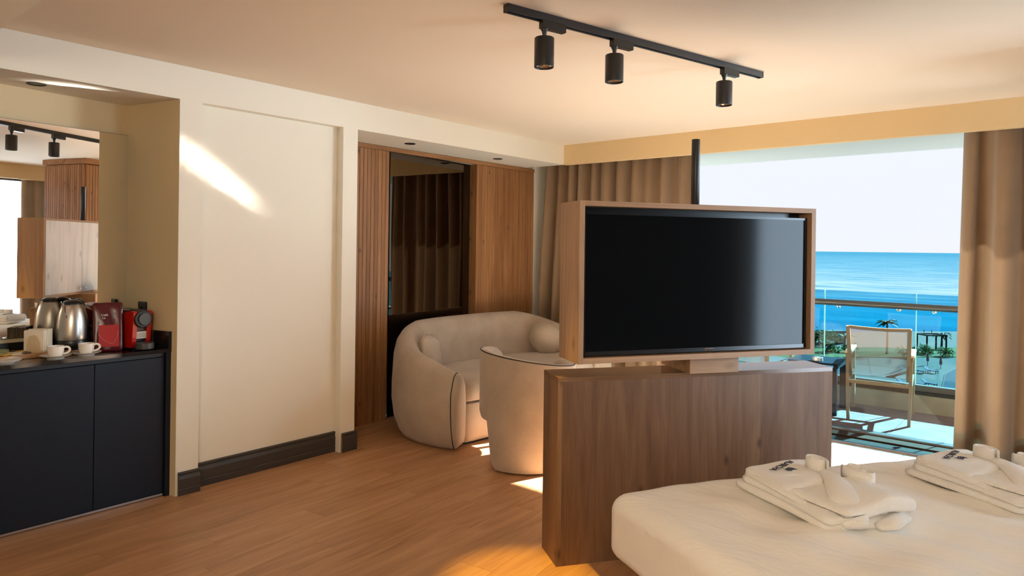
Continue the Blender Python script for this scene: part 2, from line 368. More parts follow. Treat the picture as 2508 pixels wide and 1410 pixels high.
class MB:
    def __init__(s): s.bm = bmesh.new()

    def poly(s, pts):
        vs_ = [s.bm.verts.new(p) for p in pts]
        try: return s.bm.faces.new(vs_)
        except ValueError: return None

    def box(s, x0, x1, y0, y1, z0, z1, bev=0.0, seg=2):
        r = bmesh.ops.create_cube(s.bm, size=1.0)
        vv = r['verts']
        for v in vv:
            v.co = Vector((x0 + (v.co.x + .5) * (x1 - x0), y0 + (v.co.y + .5) * (y1 - y0), z0 + (v.co.z + .5) * (z1 - z0)))
        if bev > 0:
            ed = list({e for v in vv for e in v.link_edges})
            bmesh.ops.bevel(s.bm, geom=ed, offset=bev, segments=seg, affect='EDGES', profile=0.5)
        return s

    def prism(s, pts, z0, z1):
        n = len(pts)
        a = [s.bm.verts.new((p[0], p[1], z0)) for p in pts]; b = [s.bm.verts.new((p[0], p[1], z1)) for p in pts]
        s.bm.faces.new(a[::-1]); s.bm.faces.new(b)
        for i in range(n): s.bm.faces.new((a[i], a[(i + 1) % n], b[(i + 1) % n], b[i]))
        return s

    def rings(s, rings, close=True, cap0=True, cap1=True):
        vv = [[s.bm.verts.new(p) for p in r] for r in rings]; n = len(vv[0])
        for a, b in zip(vv, vv[1:]):
            for i in range(n if close else n - 1):
                s.bm.faces.new((a[i], a[(i + 1) % n], b[(i + 1) % n], b[i]))
        if cap0 and close: s.bm.faces.new(vv[0][::-1])
        if cap1 and close: s.bm.faces.new(vv[-1])
        return s

    def lathe(s, prof, n=32, c=(0, 0), cap0=True, cap1=True):
        return s.rings([[(c[0] + r * math.cos(2 * math.pi * i / n), c[1] + r * math.sin(2 * math.pi * i / n), z) for i in range(n)] for r, z in prof], True, cap0, cap1)

    def tube(s, path, r, n=10, caps=True, flat=None):
        P = [Vector(p) for p in path]; rr = list(r) if isinstance(r, (list, tuple)) else [r] * len(P); out = []
        if 5 <= len(P) <= 14:                       # Catmull-Rom refinement of hand-placed paths
            Q, qr = [], []
            for i in range(len(P) - 1):
                a_, b_, c_, d_ = P[max(i - 1, 0)], P[i], P[i + 1], P[min(i + 2, len(P) - 1)]
                for k in range(3):
                    t = k / 3
                    Q.append(0.5 * ((2 * b_) + (c_ - a_) * t + (2 * a_ - 5 * b_ + 4 * c_ - d_) * t * t + (3 * b_ - a_ - 3 * c_ + d_) * t ** 3)); qr.append(rr[i] + (rr[i + 1] - rr[i]) * t)
            P, rr = Q + [P[-1]], qr + [rr[-1]]
        nrm = None
        for i, p in enumerate(P):
            d = (P[min(i + 1, len(P) - 1)] - P[max(i - 1, 0)]).normalized()
            if nrm is None:
                a = Vector((0, 0, 1)) if abs(d.z) < 0.9 else Vector((1, 0, 0))
                nrm = (a - d * a.dot(d)).normalized()
            else:
                nrm = (nrm - d * nrm.dot(d)).normalized()
            bn = d.cross(nrm); fx, fy = flat or (1, 1)
            out.append([p + (nrm * math.cos(2 * math.pi * k / n) * fx + bn * math.sin(2 * math.pi * k / n) * fy) * rr[i] for k in range(n)])
        return s.rings(out, True, caps, caps)

    def sqtube(s, path, w, h):
        P = [Vector(p) for p in path]; out = []
        for i, p in enumerate(P):
            d = (P[min(i + 1, len(P) - 1)] - P[max(i - 1, 0)]).normalized()
            a = Vector((1, 0, 0)) if abs(d.x) < 0.7 else Vector((0, 1, 0))
            u = (a - d * a.dot(d)).normalized(); v = d.cross(u)
            out.append([p + u * sx_ * w / 2 + v * sy_ * h / 2 for sx_, sy_ in ((-1, -1), (1, -1), (1, 1), (-1, 1))])
        return s.rings(out)

    def grid(s, f, nu, nv):
        vv = [[s.bm.verts.new(f(i / nu, j / nv)) for j in range(nv + 1)] for i in range(nu + 1)]
        for i in range(nu):
            for j in range(nv): s.bm.faces.new((vv[i][j], vv[i + 1][j], vv[i + 1][j + 1], vv[i][j + 1]))
        return s

    def rbox(s, sx_, sy_, sz_, r, n=10, f=None, c=(0, 0, 0)):
        """box with generously rounded edges, dense enough for soft furnishings"""
        b2 = bmesh.new(); bmesh.ops.create_cube(b2, size=2.0)
        bmesh.ops.subdivide_edges(b2, edges=b2.edges[:], cuts=n, use_grid_fill=True)
        h = Vector((sx_ / 2, sy_ / 2, sz_ / 2)); rr = min(r, min(h) * 0.999)
        for v in b2.verts:
            p = Vector((v.co.x * h.x, v.co.y * h.y, v.co.z * h.z))
            q = Vector([max(-(h[i] - rr), min(h[i] - rr, p[i])) for i in range(3)])
            d = p - q
            if d.length > 1e-9: p = q + d.normalized() * rr
            if f: p = f(p)
            v.co = p + Vector(c)
        me = bpy.data.meshes.new('t'); b2.to_mesh(me); b2.free(); s.bm.from_mesh(me); bpy.data.meshes.remove(me)
        return s

    def xf(s, m):
        bmesh.ops.transform(s.bm, matrix=m, verts=s.bm.verts[:]); return s

    def build(s, name, mat, parent=None, smooth=False, loc=None, rot=None, label=None, angle=40):
        bmesh.ops.recalc_face_normals(s.bm, faces=s.bm.faces[:])
        me = bpy.data.meshes.new(name); s.bm.to_mesh(me); s.bm.free()
        me.materials.append(MATS[mat])
        if smooth:
            for p in me.polygons: p.use_smooth = True
            if angle < 180:
                try: me.set_sharp_from_angle(angle=R(angle))
                except Exception: pass
        o = bpy.data.objects.new(name, me); COL.objects.link(o)
        if parent: o.parent = parent
        if loc: o.location = loc
        if rot: o.rotation_euler = rot
        if label: o['label'] = label
        return o


def struct(o): o['kind'] = 'structure'; return o


def txt(name, body, size, mat, parent, loc, rot, ext=0.0005, align='CENTER'):
    c = bpy.data.curves.new(name, 'FONT'); c.body = body; c.size = size; c.extrude = ext; c.align_x = align; c.align_y = 'CENTER'
    c.materials.append(MATS[mat]); t_ = bpy.data.objects.new(name + '_curve', c)
    COL.objects.link(t_); bpy.context.view_layer.update()
    me = bpy.data.meshes.new_from_object(t_.evaluated_get(bpy.context.evaluated_depsgraph_get())); me.name = name
    bpy.data.objects.remove(t_); o = bpy.data.objects.new(name, me); COL.objects.link(o); o.parent = parent
    o.location = loc; o.rotation_euler = rot; return o


def copy_tree(o, parent=None):
    c = o.copy(); COL.objects.link(c); c.parent = parent
    for ch in list(o.children): copy_tree(ch, c)
    return c


HC, HS = 2.60, 2.395           # ceiling and soffit heights
# ------------------------------------------------------------------ room shell
fl = struct(MB().box(-0.62, 6.3, -1.9, 5.9, -0.10, -0.013).build('floor', 'floor_base'))
a67 = R(6.7); pu = Vector((math.cos(a67), math.sin(a67))); pv = Vector((-math.sin(a67), math.cos(a67)))


def clip(poly, ax, val, keep):
    out = []
    for i in range(len(poly)):
        p, q = poly[i], poly[(i + 1) % len(poly)]
        ip, iq = (p[ax] - val) * keep >= 0, (q[ax] - val) * keep >= 0
        if ip: out.append(p)
        if ip != iq:
            t_ = (val - p[ax]) / (q[ax] - p[ax]); out.append((p[0] + (q[0] - p[0]) * t_, p[1] + (q[1] - p[1]) * t_))
    return out


o0 = Vector((0.617, 1.688)); PW, PL, g = 0.19, 1.30, 0.0006
joints = [0.0, 0.42, 0.85, 0.30, 1.07, 0.64]
for i in range(-8, 36):
    off = joints[i % 6] + 0.13 * (i % 3)
    for j in range(-5, 7):
        b0 = off + j * PL
        q = [o0 + pu * (i * PW + g) + pv * (b0 + g), o0 + pu * ((i + 1) * PW - g) + pv * (b0 + g), o0 + pu * ((i + 1) * PW - g) + pv * (b0 + PL - g), o0 + pu * (i * PW + g) + pv * (b0 + PL - g)]
        q = [(p.x, p.y) for p in q]
        for ax_, v_, k_ in ((0, -0.55, 1), (0, 6.2, -1), (1, -1.8, 1), (1, 5.895, -1)):
            if q: q = clip(q, ax_, v_, k_)
        if len(q) < 3: continue
        ar = abs(sum(q[k][0] * q[(k + 1) % len(q)][1] - q[(k + 1) % len(q)][0] * q[k][1] for k in range(len(q)))) / 2
        if ar < 0.004: continue
        MB().prism(q, -0.012, 0.0).build('plank', 'floor_oak', fl)

struct(MB().box(-0.9, 6.6, -1.9, 5.86, HC, HC + 0.15).build('ceiling', 'ceiling_paint'))

def wleft(m): return struct(m.build('wall_left', 'wall_paint'))


nx = lambda y: -0.492 + -0.1188 * (y - 1.743)
wleft(MB().box(-0.9, 0, -1.9, 5.81, HS, HC - 0.001))              # soffit band over the bays
wleft(MB().box(-0.9, 0, 1.858, 1.995, 0, HS))                      # pier beside the minibar
wleft(MB().box(-0.9, 0, 3.042, 3.172, 0, HS))                      # pier beside the sofa bay
wleft(MB().box(-0.9, -0.068, 1.995, 3.042, 0, HS))                 # recessed panel
w = MB(); w.box(-0.9, -0.53, 3.172, 3.895, 0, HC); w.box(-0.9, -0.53, 5.0215, 6.40, 0, HC); w.box(-0.9, -0.66, 3.895, 5.0215, 0, HC); w.box(-0.66, -0.53, 3.895, 5.0215, 2.36, HC)
wleft(w)                                                            # back of the sofa bay
def niche(m): return struct(m.build('wall_left', 'niche_paint'))


niche(MB().prism([(nx(0.2), 0.2), (nx(1.743), 1.743), (-0.9, 1.743), (-0.9, 0.2)], 0, HS - 0.0005))
niche(MB().prism([(nx(1.743), 1.7431), (-0.0005, 1.8575), (-0.9, 1.8575), (-0.9, 1.7431)], 0, HS - 0.0005))
wleft(MB().box(-0.9, 0, -1.9, 0.2, 0, HS))
struct(MB().box(0.25, 2.6, -1.84, 0.81, 2.42, HC - 0.001).build('shade_box', 'wall_paint'))   # added box standing in for a dark shadowy shape in the ceiling corner
struct(MB().box(-0.9, 6.6, -2.0, -1.85, 0, HC).build('wall_back', 'wall_paint'))
# window side: dropped valance face, pocket and head
w = MB(); w.box(0, 6.2, 5.81, 5.87, HS, HC - 0.001)
struct(w.build('trim_1', 'valance_paint'))
w = MB(); w.box(-0.9, 6.6, 5.87, 6.55, HC - 0.02, HC + 0.15); 
w.box(-0.9, 0.30, 6.22, 6.42, 0, HC - 0.02); w.box(4.9, 6.6, 6.22, 6.42, 0, HC - 0.02)
struct(w.build('wall_window', 'wall_paint'))
# right wall with a second window
w = MB(); w.box(6.2, 6.4, -1.9, 3.75, 0, HC); w.box(6.2, 6.4, 5.5, 6.3, 0, HC); w.box(6.2, 6.4, 3.75, 5.5, 2.45, HC); w.box(6.2, 6.4, 3.75, 5.5, 0, 0.06)
struct(w.build('wall_right', 'wall_paint'))
struct(MB().box(5.85, 5.90, 3.6, 5.81, HS, HC - 0.001).build('trim_2', 'valance_paint'))


def window(name, parts):
    o = bpy.data.objects.new(name, None); COL.objects.link(o); return struct(o)


# main sliding window
wn1 = window('window_1', 0)
f = MB()
f.box(0.30, 4.9, 6.315, 6.375, -0.02, 0.018)
f.box(0.30, 0.36, 6.29, 6.37, 0.018, 2.58); f.box(4.84, 4.9, 6.29, 6.37, 0.018, 2.58); f.box(0.30, 4.9, 6.29, 6.37, 2.54, 2.58)
f.build('frame', 'frame_bronze', wn1)
f = MB(); f.box(0.30, 4.9, 6.285, 6.290, -0.02, 0.020); f.box(0.30, 4.9, 6.300, 6.304, -0.02, 0.022); f.build('track_rail', 'aluminium', wn1)
MB().box(-0.5, 4.9, 6.13, 6.285, -0.05, 0.004, 0.003).build('inner_sill', 'sill_wood', wn1)
MB().box(-0.5, 4.9, 6.07, 6.13, -0.06, -0.012).build('track_channel', 'frame_bronze', wn1)
MB().box(-0.5, 4.9, 5.935, 6.07, -0.05, 0.003, 0.003).build('stone_sill', 'sill_stone', wn1)
MB().box(-0.5, 4.9, 5.895, 5.935, -0.05, 0.006, 0.004).build('edge_strip', 'aluminium', wn1)
for x0, x1 in ((0.36, 1.10), (1.10, 4.84)):
    MB().box(x0, x1, 6.338, 6.346, 0.018, 2.54).build('pane', 'window_glass', wn1)
MB().box(1.07, 1.13, 6.32, 6.365, 0.018, 2.54).build('mullion', 'frame_bronze', wn1)
wn2 = window('window_2', 0)
f = MB(); f.box(6.27, 6.33, 3.75, 3.81, 0.06, 2.45); f.box(6.27, 6.33, 5.44, 5.5, 0.06, 2.45); f.box(6.27, 6.33, 3.81, 5.44, 0.06, 0.11); f.box(6.27, 6.33, 3.81, 5.44, 2.40, 2.45)
f.build('frame', 'frame_bronze', wn2)
MB().box(6.296, 6.304, 3.81, 5.44, 0.11, 2.40).build('pane', 'window_glass', wn2)
struct(MB().box(6.16, 6.199, -1.8, 3.6, 0, HC - 0.001).build('trim_3', 'headboard'))

# baseboards: moulded dark profile, (depth, height) outline
BP = [(0, 0), (0.016, 0), (0.016, 0.036), (0.013, 0.040), (0.016, 0.043), (0.016, 0.098), (0.010, 0.118), (0.010, 0.126), (0.016, 0.130), (0.016, 0.137), (0.006, 0.141), (0, 0.141)]


def base(name, x, y0, y1, sc=1.0):
    b_ = MB(); b_.rings([[(x + d * sc, y, h * sc) for d, h in BP] for y in (y0, y1)])
    return struct(b_.build(name, 'dark_baseboard'))


base('baseboard_left', 0.0, 1.872, 2.003)
base('baseboard_left', -0.068, 1.996, 3.0415, 1.06)
b3 = base('baseboard_left', 0.0, 3.056, 3.188)
MB().rings([[(0.0 + d * 0.9, y, h * 0.98) for d, h in BP] for y in (3.0525, 3.056)]).build('raw_end', 'raw_edge', b3)
b_ = MB(); b_.box(-0.45, 0.0, 3.172, 3.188, 0, 0.138); struct(b_.build('baseboard_left', 'dark_baseboard'))

# outdoor ceiling slab of the balcony above, and the floor tiles
struct(MB().box(-3.0, 8.4, 6.42, 7.75, 2.532, 2.80).box(6.4, 8.2, -2.5, 6.42, 2.532, 2.80).build('ceiling', 'slab_paint'))
bf = struct(MB().box(-3.0, 8.4, 6.40, 7.62, -0.30, -0.032).box(6.4, 8.2, -2.5, 6.40, -0.30, -0.032).build('floor', 'grout'))
for i in range(-9, 10):
    for y0, y1 in ((6.4, 6.50), (6.504, 7.095), (7.099, 7.60)):
        x0 = 2.924 + i * 0.60
        if x0 > 8.2: continue
        MB().box(x0 + 0.002, x0 + 0.598, y0, y1, -0.032, -0.02).build('tile', 'balcony_tile', bf)
MB().box(6.4, 8.2, -2.5, 6.36, -0.032, -0.02).build('tile', 'balcony_tile', bf)

# ------------------------------------------------------------------ sofa bay: slatted panelling with tinted mirror
pn = thing('slatted_panel', 'oak slatted wall panelling with narrow upright battens framing a dark mirror', 'panel', (-0.53, 4.56, 0))
MB().box(0.0, 0.006, -1.38, -0.665, 0.0, 2.355).build('backing', 'trim_oak', pn)
MB().box(0.0, 0.006, 0.4615, 1.39, 0.0, 2.355).build('backing', 'trim_oak', pn)
MB().box(-0.075, 0.006, 0.4580, 0.4612, 0.02, 2.355).build('reveal', 'slat_oak', pn)
MB().box(0.0, 0.034, -1.38, 1.392, 2.355, HS - 0.003, 0.002).build('top_rail', 'trim_oak', pn)
sm = MB().box(0.006, 0.030, -0.0188, 0.0188, 0.0, 2.354, 0.0022, 1)
s0 = sm.build('slat', 'slat_oak', pn)
ys = [3.575 + 0.04 * k + 0.02 for k in range(-10, 8)] + [5.020 + 0.0404 * k + 0.02 for k in range(23)]
for k, y in enumerate(ys):
    s_ = s0 if k == 0 else s0.copy()
    if k: COL.objects.link(s_)
    s_.location = (0, y - 4.56, 0)
pn2 = thing('tinted_mirror', 'tall dark tinted mirror set between the oak battens behind the sofa', 'mirror', (-0.555, 4.4575, 0.0), R(4.5))
MB().box(0.0, 0.012, -0.556, 0.556, 0.02, 2.352).build('mirror_glass', 'tinted_mirror', pn2)

# ------------------------------------------------------------------ minibar niche
mb = thing('minibar_cabinet', 'low matt black minibar cabinet with flat doors in the wall niche', 'cabinet', (0, 0, 0))
MB().prism([(-0.088, 0.21), (-0.088, 1.815), (-0.47, 1.735), (-0.37, 0.21)], 0.018, 0.868).build('body', 'navy_laminate', mb)
MB().box(-0.086, -0.050, 1.818, 1.8545, 0.0, 0.868).build('side_panel', 'navy_laminate', mb)
for y0, y1 in ((0.25, 0.840), (0.843, 1.4345), (1.4375, 1.8155)):
    MB().box(-0.087, -0.068, y0, y1, 0.020, 0.8385, 0.0015, 1).build('door', 'navy_laminate', mb)
MB().box(-0.0875, -0.076, 0.25, 1.8155, 0.842, 0.868).build('handle_profile', 'navy_profile', mb)
MB().box(-0.078, -0.066, 0.25, 1.812, 0.006, 0.018).build('plinth_strip', 'aluminium', mb, label='thin silver strip along the bottom edge')
MB().box(-0.10, -0.085, 0.25, 1.80, 0.0, 0.018).build('plinth', 'black_plastic', mb)
wt = thing('worktop', 'black marble worktop with thin pale veins over the minibar cabinet', 'worktop', (0, 0, 0))
MB().prism([(-0.046, 0.205), (-0.046, 1.8475), (-0.4685, 1.742), (-0.302, 0.205)], 0.868, 0.889).build('slab', 'black_marble', wt)
MB().prism([(-0.046, 1.8475), (-0.046, 1.8295), (-0.4665, 1.7235), (-0.4685, 1.742)], 0.889, 0.992).build('side_splash', 'black_marble', wt)
mm = Vector((-0.1180, 0.993, 0)); mn = Vector((0.993, 0.118, 0)); mo = Vector((-0.468, 1.743, 0))
q = [mo + mm * -1.5, mo + mm * -0.012]
MB().prism([(q[0] - mn * 0.018)[:2], (q[1] - mn * 0.018)[:2], (q[1] + mn * 0.004)[:2], (q[0] + mn * 0.004)[:2]], 0.8895, 0.96).build('back_splash', 'black_marble', wt)
# wall mirror, parallel to the splayed niche back
mr = thing('wall_mirror', 'large frameless wall mirror above the minibar worktop', 'mirror', (-0.468, 1.743, 0), math.atan2(0.993, -0.118) - math.pi / 2)
MB().box(-0.0012, 0.0, -1.45, 0.008, 0.985, 2.203).build('mirror_glass', 'mirror_silver', mr)
MB().box(-0.016, -0.0014, -1.45, 0.010, 0.983, 2.205).build('backing_board', 'grey_plastic', mr)

sk = thing('wall_socket', 'black power socket on the niche cheek above the coffee machine', 'socket', (-0.300, 1.781, 1.118), math.atan2(0.115, 0.454))
MB().box(-0.038, 0.038, -0.009, 0.0, -0.043, 0.043, 0.003).build('plate', 'black_plastic', sk)
MB().lathe([(0.021, 0), (0.021, 0.003), (0.017, 0.003), (0.017, -0.002)], 20).xf(Matrix.Translation((0, -0.009, 0)) @ Matrix.Rotation(R(90), 4, 'X')).build('insert', 'grey_plastic', sk)

ZT = 0.8895
tr = thing('serving_tray', 'shallow oblong wooden tray holding the kettle and napkin holder', 'tray', (-0.298, 1.255, ZT), R(4.5))
t_ = MB(); t_.box(-0.090, 0.090, -0.235, 0.235, 0.0, 0.020, 0.006)
t_.build('base', 'tray_wood', tr)
t_ = MB(); t_.box(0.075, 0.091, -0.236, 0.236, 0.002, 0.0255, 0.005); t_.box(-0.091, -0.075, -0.236, 0.236, 0.002, 0.0255, 0.005)
t_.box(-0.075, 0.075, 0.222, 0.236, 0.002, 0.0255, 0.004); t_.box(-0.075, 0.075, -0.236, -0.222, 0.002, 0.0255, 0.004)
t_.build('rim', 'tray_wood', tr)
ZR = ZT + 0.0205

kt = thing('electric_kettle', 'brushed steel electric kettle with black lid on the wooden tray', 'kettle', (-0.290, 1.392, ZR), R(-40))
MB().lathe([(0.064, 0.0), (0.078, 0.002), (0.081, 0.014), (0.074, 0.020)], 36).build('power_base', 'black_plastic', kt, True)
MB().lathe([(0.074, 0.020), (0.082, 0.022), (0.084, 0.030), (0.0835, 0.054), (0.082, 0.056)], 36).build('base_ring', 'black_plastic', kt, True)
MB().lathe([(0.0815, 0.056), (0.0835, 0.064), (0.084, 0.090), (0.0825, 0.125), (0.079, 0.16), (0.073, 0.195), (0.064, 0.228), (0.054, 0.254), (0.050, 0.258)], 40, cap0=True).build('steel_body', 'steel', kt, True)
MB().lathe([(0.052, 0.255), (0.051, 0.263), (0.044, 0.273), (0.028, 0.281), (0.010, 0.284)], 32).build('lid', 'black_plastic', kt, True)
sp_ = MB()
sp_.rings([[(0.062, -0.018, 0.250), (0.086, 0.0, 0.252), (0.062, 0.018, 0.250), (0.050, 0.0, 0.25)], [(0.073, -0.010, 0.215), (0.083, 0.0, 0.215), (0.073, 0.010, 0.215), (0.066, 0, 0.215)], [(0.0775, -0.003, 0.185), (0.081, 0, 0.185), (0.0775, 0.003, 0.185), (0.072, 0, 0.185)]])
sp_.build('spout', 'chrome', kt, True)
hp = [(-0.036, 0, 0.266), (-0.062, 0, 0.272), (-0.092, 0, 0.262), (-0.113, 0, 0.232), (-0.122, 0, 0.185), (-0.122, 0, 0.14), (-0.114, 0, 0.10), (-0.096, 0, 0.072), (-0.080, 0, 0.064)]
MB().tube(hp, [0.016, 0.018, 0.018, 0.017, 0.016, 0.016, 0.016, 0.015, 0.012], 12, flat=(0.8, 1.2)).build('handle', 'black_plastic', kt, True)
MB().box(-0.088, -0.070, -0.012, 0.012, 0.058, 0.22, 0.004).build('handle_back', 'black_plastic', kt)

nh = thing('napkin_holder', 'pale wooden napkin holder filled with white paper napkins on the tray', 'napkin holder', (-0.288, 1.226, ZR), R(-42))
MB().box(-0.050, 0.050, -0.046, 0.046, 0.0, 0.010, 0.003).build('foot', 'napkin_wood', nh)
for sx_ in (0.050, -0.056):
    pts = [(-0.030, 0.002)] + [(-0.034 * math.cos(a) if a not in (0,) else -0.034, 0.045 + 0.055 * math.sin(a)) for a in [R(k) for k in range(0, 181, 12)]] + [(0.030, 0.002)]
    b_ = MB(); b_.rings([[(sx_ + dx, p[0], p[1]) for p in pts] for dx in (0, 0.006)])
    b_.build('side_plate', 'napkin_wood', nh, True)
for k in range(12):
    d = -0.0475 + k * 0.0079
    MB().box(d, d + 0.0062, -0.052 + rnd.uniform(-.002, .002), 0.052 + rnd.uniform(-.003, .003), 0.011, 0.126 + rnd.uniform(-.003, .002), 0.002, 1).build('napkin', 'paper_napkin', nh)


def cup_set(x, y, rz, lab):
    s = thing('saucer', 'white saucer under the ' + lab, 'saucer', (x, y, ZT), 0, 'saucers on the worktop')
    MB().lathe([(0.040, 0.0), (0.042, 0.004), (0.058, 0.010), (0.0735, 0.0165), (0.0755, 0.0185), (0.073, 0.019), (0.055, 0.0125), (0.032, 0.008), (0.026, 0.0075)], 36).build('dish', 'ceramic', s, True)
    b_ = MB(); b_.tube([(0.030, -0.055, 0.0145), (0.045, -0.030, 0.0155), (0.058, 0.0, 0.019), (0.060, 0.03, 0.022)], [0.009, 0.004, 0.0025, 0.003], 8, flat=(0.3, 1))
    u = thing('teaspoon', 'small steel teaspoon lying on the saucer of the ' + lab, 'spoon', (x, y, ZT), rz + R(150), 'teaspoons on the saucers')
    b_.build('spoon', 'steel', u, True)
    c = thing('espresso_cup', 'white espresso ' + lab, 'cup', (x, y, ZT + 0.0085), rz, 'espresso cups on the worktop')
    MB().lathe([(0.026, 0.0), (0.029, 0.002), (0.034, 0.012), (0.0385, 0.030), (0.040, 0.050), (0.0405, 0.058), (0.038, 0.058), (0.0365, 0.045), (0.033, 0.018), (0.024, 0.008)], 32).build('bowl', 'ceramic', c, True)
    hh = [(0.036, 0, 0.048), (0.050, 0, 0.052), (0.062, 0, 0.046), (0.066, 0, 0.034), (0.058, 0, 0.022), (0.044, 0, 0.016), (0.033, 0, 0.015)]
    MB().tube(hh, [0.004, 0.0045, 0.0045, 0.0045, 0.0042, 0.004, 0.004], 8, flat=(1.3, 0.8)).build('handle', 'ceramic', c, True)


cup_set(-0.126, 1.262, R(62), 'cup in front of the napkin holder')
cup_set(-0.128, 1.412, R(62), 'cup in front of the kettle')
pl_ = thing('dessert_plate', 'white dessert plate at the left end of the worktop', 'plate', (-0.128, 1.03, ZT))
MB().lathe([(0.045, 0.0), (0.048, 0.004), (0.070, 0.010), (0.078, 0.019), (0.080, 0.021), (0.077, 0.0215), (0.066, 0.013), (0.03, 0.009)], 40).build('dish', 'ceramic', pl_, True)
sp_ = thing('dessert_spoon', 'steel spoon lying on the dessert plate at the worktop end', 'spoon', (-0.115, 1.03, ZT + 0.016), R(70))
MB().tube([(-0.075, 0, 0.002), (-0.055, 0, 0.0), (-0.03, 0, 0.002), (0.03, 0, 0.006), (0.06, 0, 0.008)], [0.006, 0.014, 0.005, 0.0025, 0.004], 10, flat=(0.25, 1)).build('spoon', 'steel', sp_, True)

# sachets on the tray
sach = [(-0.232, 1.125, 12, 'sachet_paper', 'cream paper sachet lying flat at the front of the tray', 0.045, 0.030, 0),
        (-0.255, 1.090, -20, 'sachet_paper', 'cream paper sachet half under the flat one on the tray', 0.04, 0.022, 0),
        (-0.235, 1.075, 30, 'sachet_yellow', 'yellow sachet beside the cream ones on the tray', 0.045, 0.020, 0),
        (-0.30, 1.135, 8, 'sachet_yellow', 'long yellow sachet behind the cream sachets', 0.07, 0.018, 0),
        (-0.31, 1.06, -15, 'sachet_green', 'olive green tea sachet on the heap at the tray end', 0.04, 0.035, 0.014),
        (-0.28, 1.045, 25, 'sachet_green', 'olive green tea sachet leaning on the heap nearest the plate', 0.04, 0.035, 0.008),
        (-0.255, 1.045, -35, 'sachet_brown', 'dark brown sachet at the left end of the tray', 0.045, 0.02, 0),
        (-0.305, 1.105, 40, 'sachet_brown', 'dark brown sachet behind the yellow one', 0.045, 0.02, 0.0),
        (-0.235, 1.165, 60, 'sachet_brown', 'dark sachet lying in front of the napkin holder', 0.045, 0.018, 0.0)]
for x, y, a, m_, lb, l_, w_, dz in sach:
    o = thing('sugar_sachet', lb, 'sachet', (x - 0.025, y, ZR + dz), R(a), 'sachets on the tray')
    o.rotation_euler = (R(rnd.uniform(-6, 6)), R(rnd.uniform(0, 5)), R(a))
    MB().rbox(w_ * 2, l_ * 2, 0.009, 0.004, 4, lambda p, w_=w_, l_=l_: Vector((p.x, p.y, p.z * (1 - 0.75 * (abs(p.y) / l_) ** 3) + 0.006))).build('packet', m_, o, True)

bt = thing('water_bottle', 'clear plastic water bottle with blue cap behind the kettle', 'bottle', (-0.345, 1.528, ZT))
MB().lathe([(0.028, 0.0), (0.031, 0.004), (0.031, 0.05), (0.029, 0.055), (0.031, 0.06), (0.031, 0.13), (0.026, 0.155), (0.014, 0.178), (0.0125, 0.185)], 24).build('body', 'clear_plastic', bt, True)
MB().lathe([(0.0315, 0.062), (0.0315, 0.118)], 24, cap0=False, cap1=False).build('paper_band', 'grey_plastic', bt, True)
MB().lathe([(0.015, 0.183), (0.0155, 0.186), (0.0155, 0.202), (0.013, 0.204)], 20).build('cap', 'blue_cap', bt, True)

bg_ = thing('coffee_bag', 'dark red glossy stand-up coffee bag with a bright red window beside the coffee machine', 'bag', (-0.215, 1.551, ZT), R(-14))


def bagf(p):
    t = min(1.0, max(0.0, (p.z + 0.14) / 0.28))
    th = 0.055 * (1 - t) ** 0.7 + 0.004
    wv = 0.004 * math.sin(p.y * 60 + t * 5) * (1 - abs(p.y) / 0.1)
    return Vector((p.x / 0.04 * th + wv, p.y * (1.0 - 0.05 * math.sin(t * 3.1)), p.z + 0.14))


MB().rbox(0.08, 0.160, 0.285, 0.016, 12, bagf).build('pouch', 'bag_film', bg_, True)


def bw(u, v):
    y = (-0.050 + 0.105 * u); z = 0.030 + 0.125 * v; t = z / 0.28
    return Vector((0.055 * (1 - t) ** 0.7 + 0.0095, y, z))


MB().grid(bw, 6, 8).build('red_window', 'bag_window', bg_, True)
ang = math.atan2(0.055 * 0.8, 0.28)
txt('print_line', 'Caffè', 0.017, 'bag_print', bg_, (0.0300, -0.018, 0.212), (R(90) - ang * 1.0, 0, R(90)))
txt('print_line', 'L’aroma' if False else 'La', 0.017, 'bag_print', bg_, (0.0330, -0.022, 0.196), (R(90) - ang * 1.0, 0, R(90)))
MB().tube([(0.0515, -0.050, 0.110), (0.054, -0.043, 0.092), (0.0565, -0.025, 0.070), (0.060, 0.015, 0.048), (0.059, 0.028, 0.055), (0.0555, 0.042, 0.085), (0.050, 0.050, 0.122)], 0.0014, 6).build('seal_crease', 'crease_pink', bg_, True)

cm = thing('coffee_machine', 'red and black capsule coffee machine at the right end of the worktop', 'coffee machine', (-0.225, 1.695, ZT), R(9))
prof = [(-0.125, 0.012), (0.075, 0.012), (0.088, 0.05), (0.104, 0.222), (0.095, 0.229), (0.06, 0.230), (-0.08, 0.214), (-0.125, 0.196)]
for y0, y1, nm in ((-0.056, -0.030, 'side_shell'), (0.030, 0.056, 'side_shell')):
    b_ = MB(); b_.rings([[(p[0], y, p[1]) for p in prof] for y in (y0, y1)]); b_.build(nm, 'red_plastic', cm)
pin = [(p[0] - (0.012 if p[0] > 0 else 0), p[1]) for p in prof]
b_ = MB(); b_.rings([[(p[0], y, p[1] + (0.004 if p[1] > .2 else 0)) for p in pin] for y in (-0.030, 0.030)]); b_.build('core', 'black_plastic', cm)
MB().lathe([(0.050, -0.02), (0.053, 0.0), (0.053, 0.022), (0.049, 0.026)], 36).xf(Matrix.Translation((0.086, 0.0, 0.182)) @ Matrix.Rotation(R(90), 4, 'Y')).build('head', 'black_plastic', cm, True)
MB().lathe([(0.036, 0.0), (0.037, 0.008), (0.035, 0.010)], 36).xf(Matrix.Translation((0.111, 0.004, 0.182)) @ Matrix.Rotation(R(90), 4, 'Y')).build('round_cap', 'grey_plastic', cm, True)
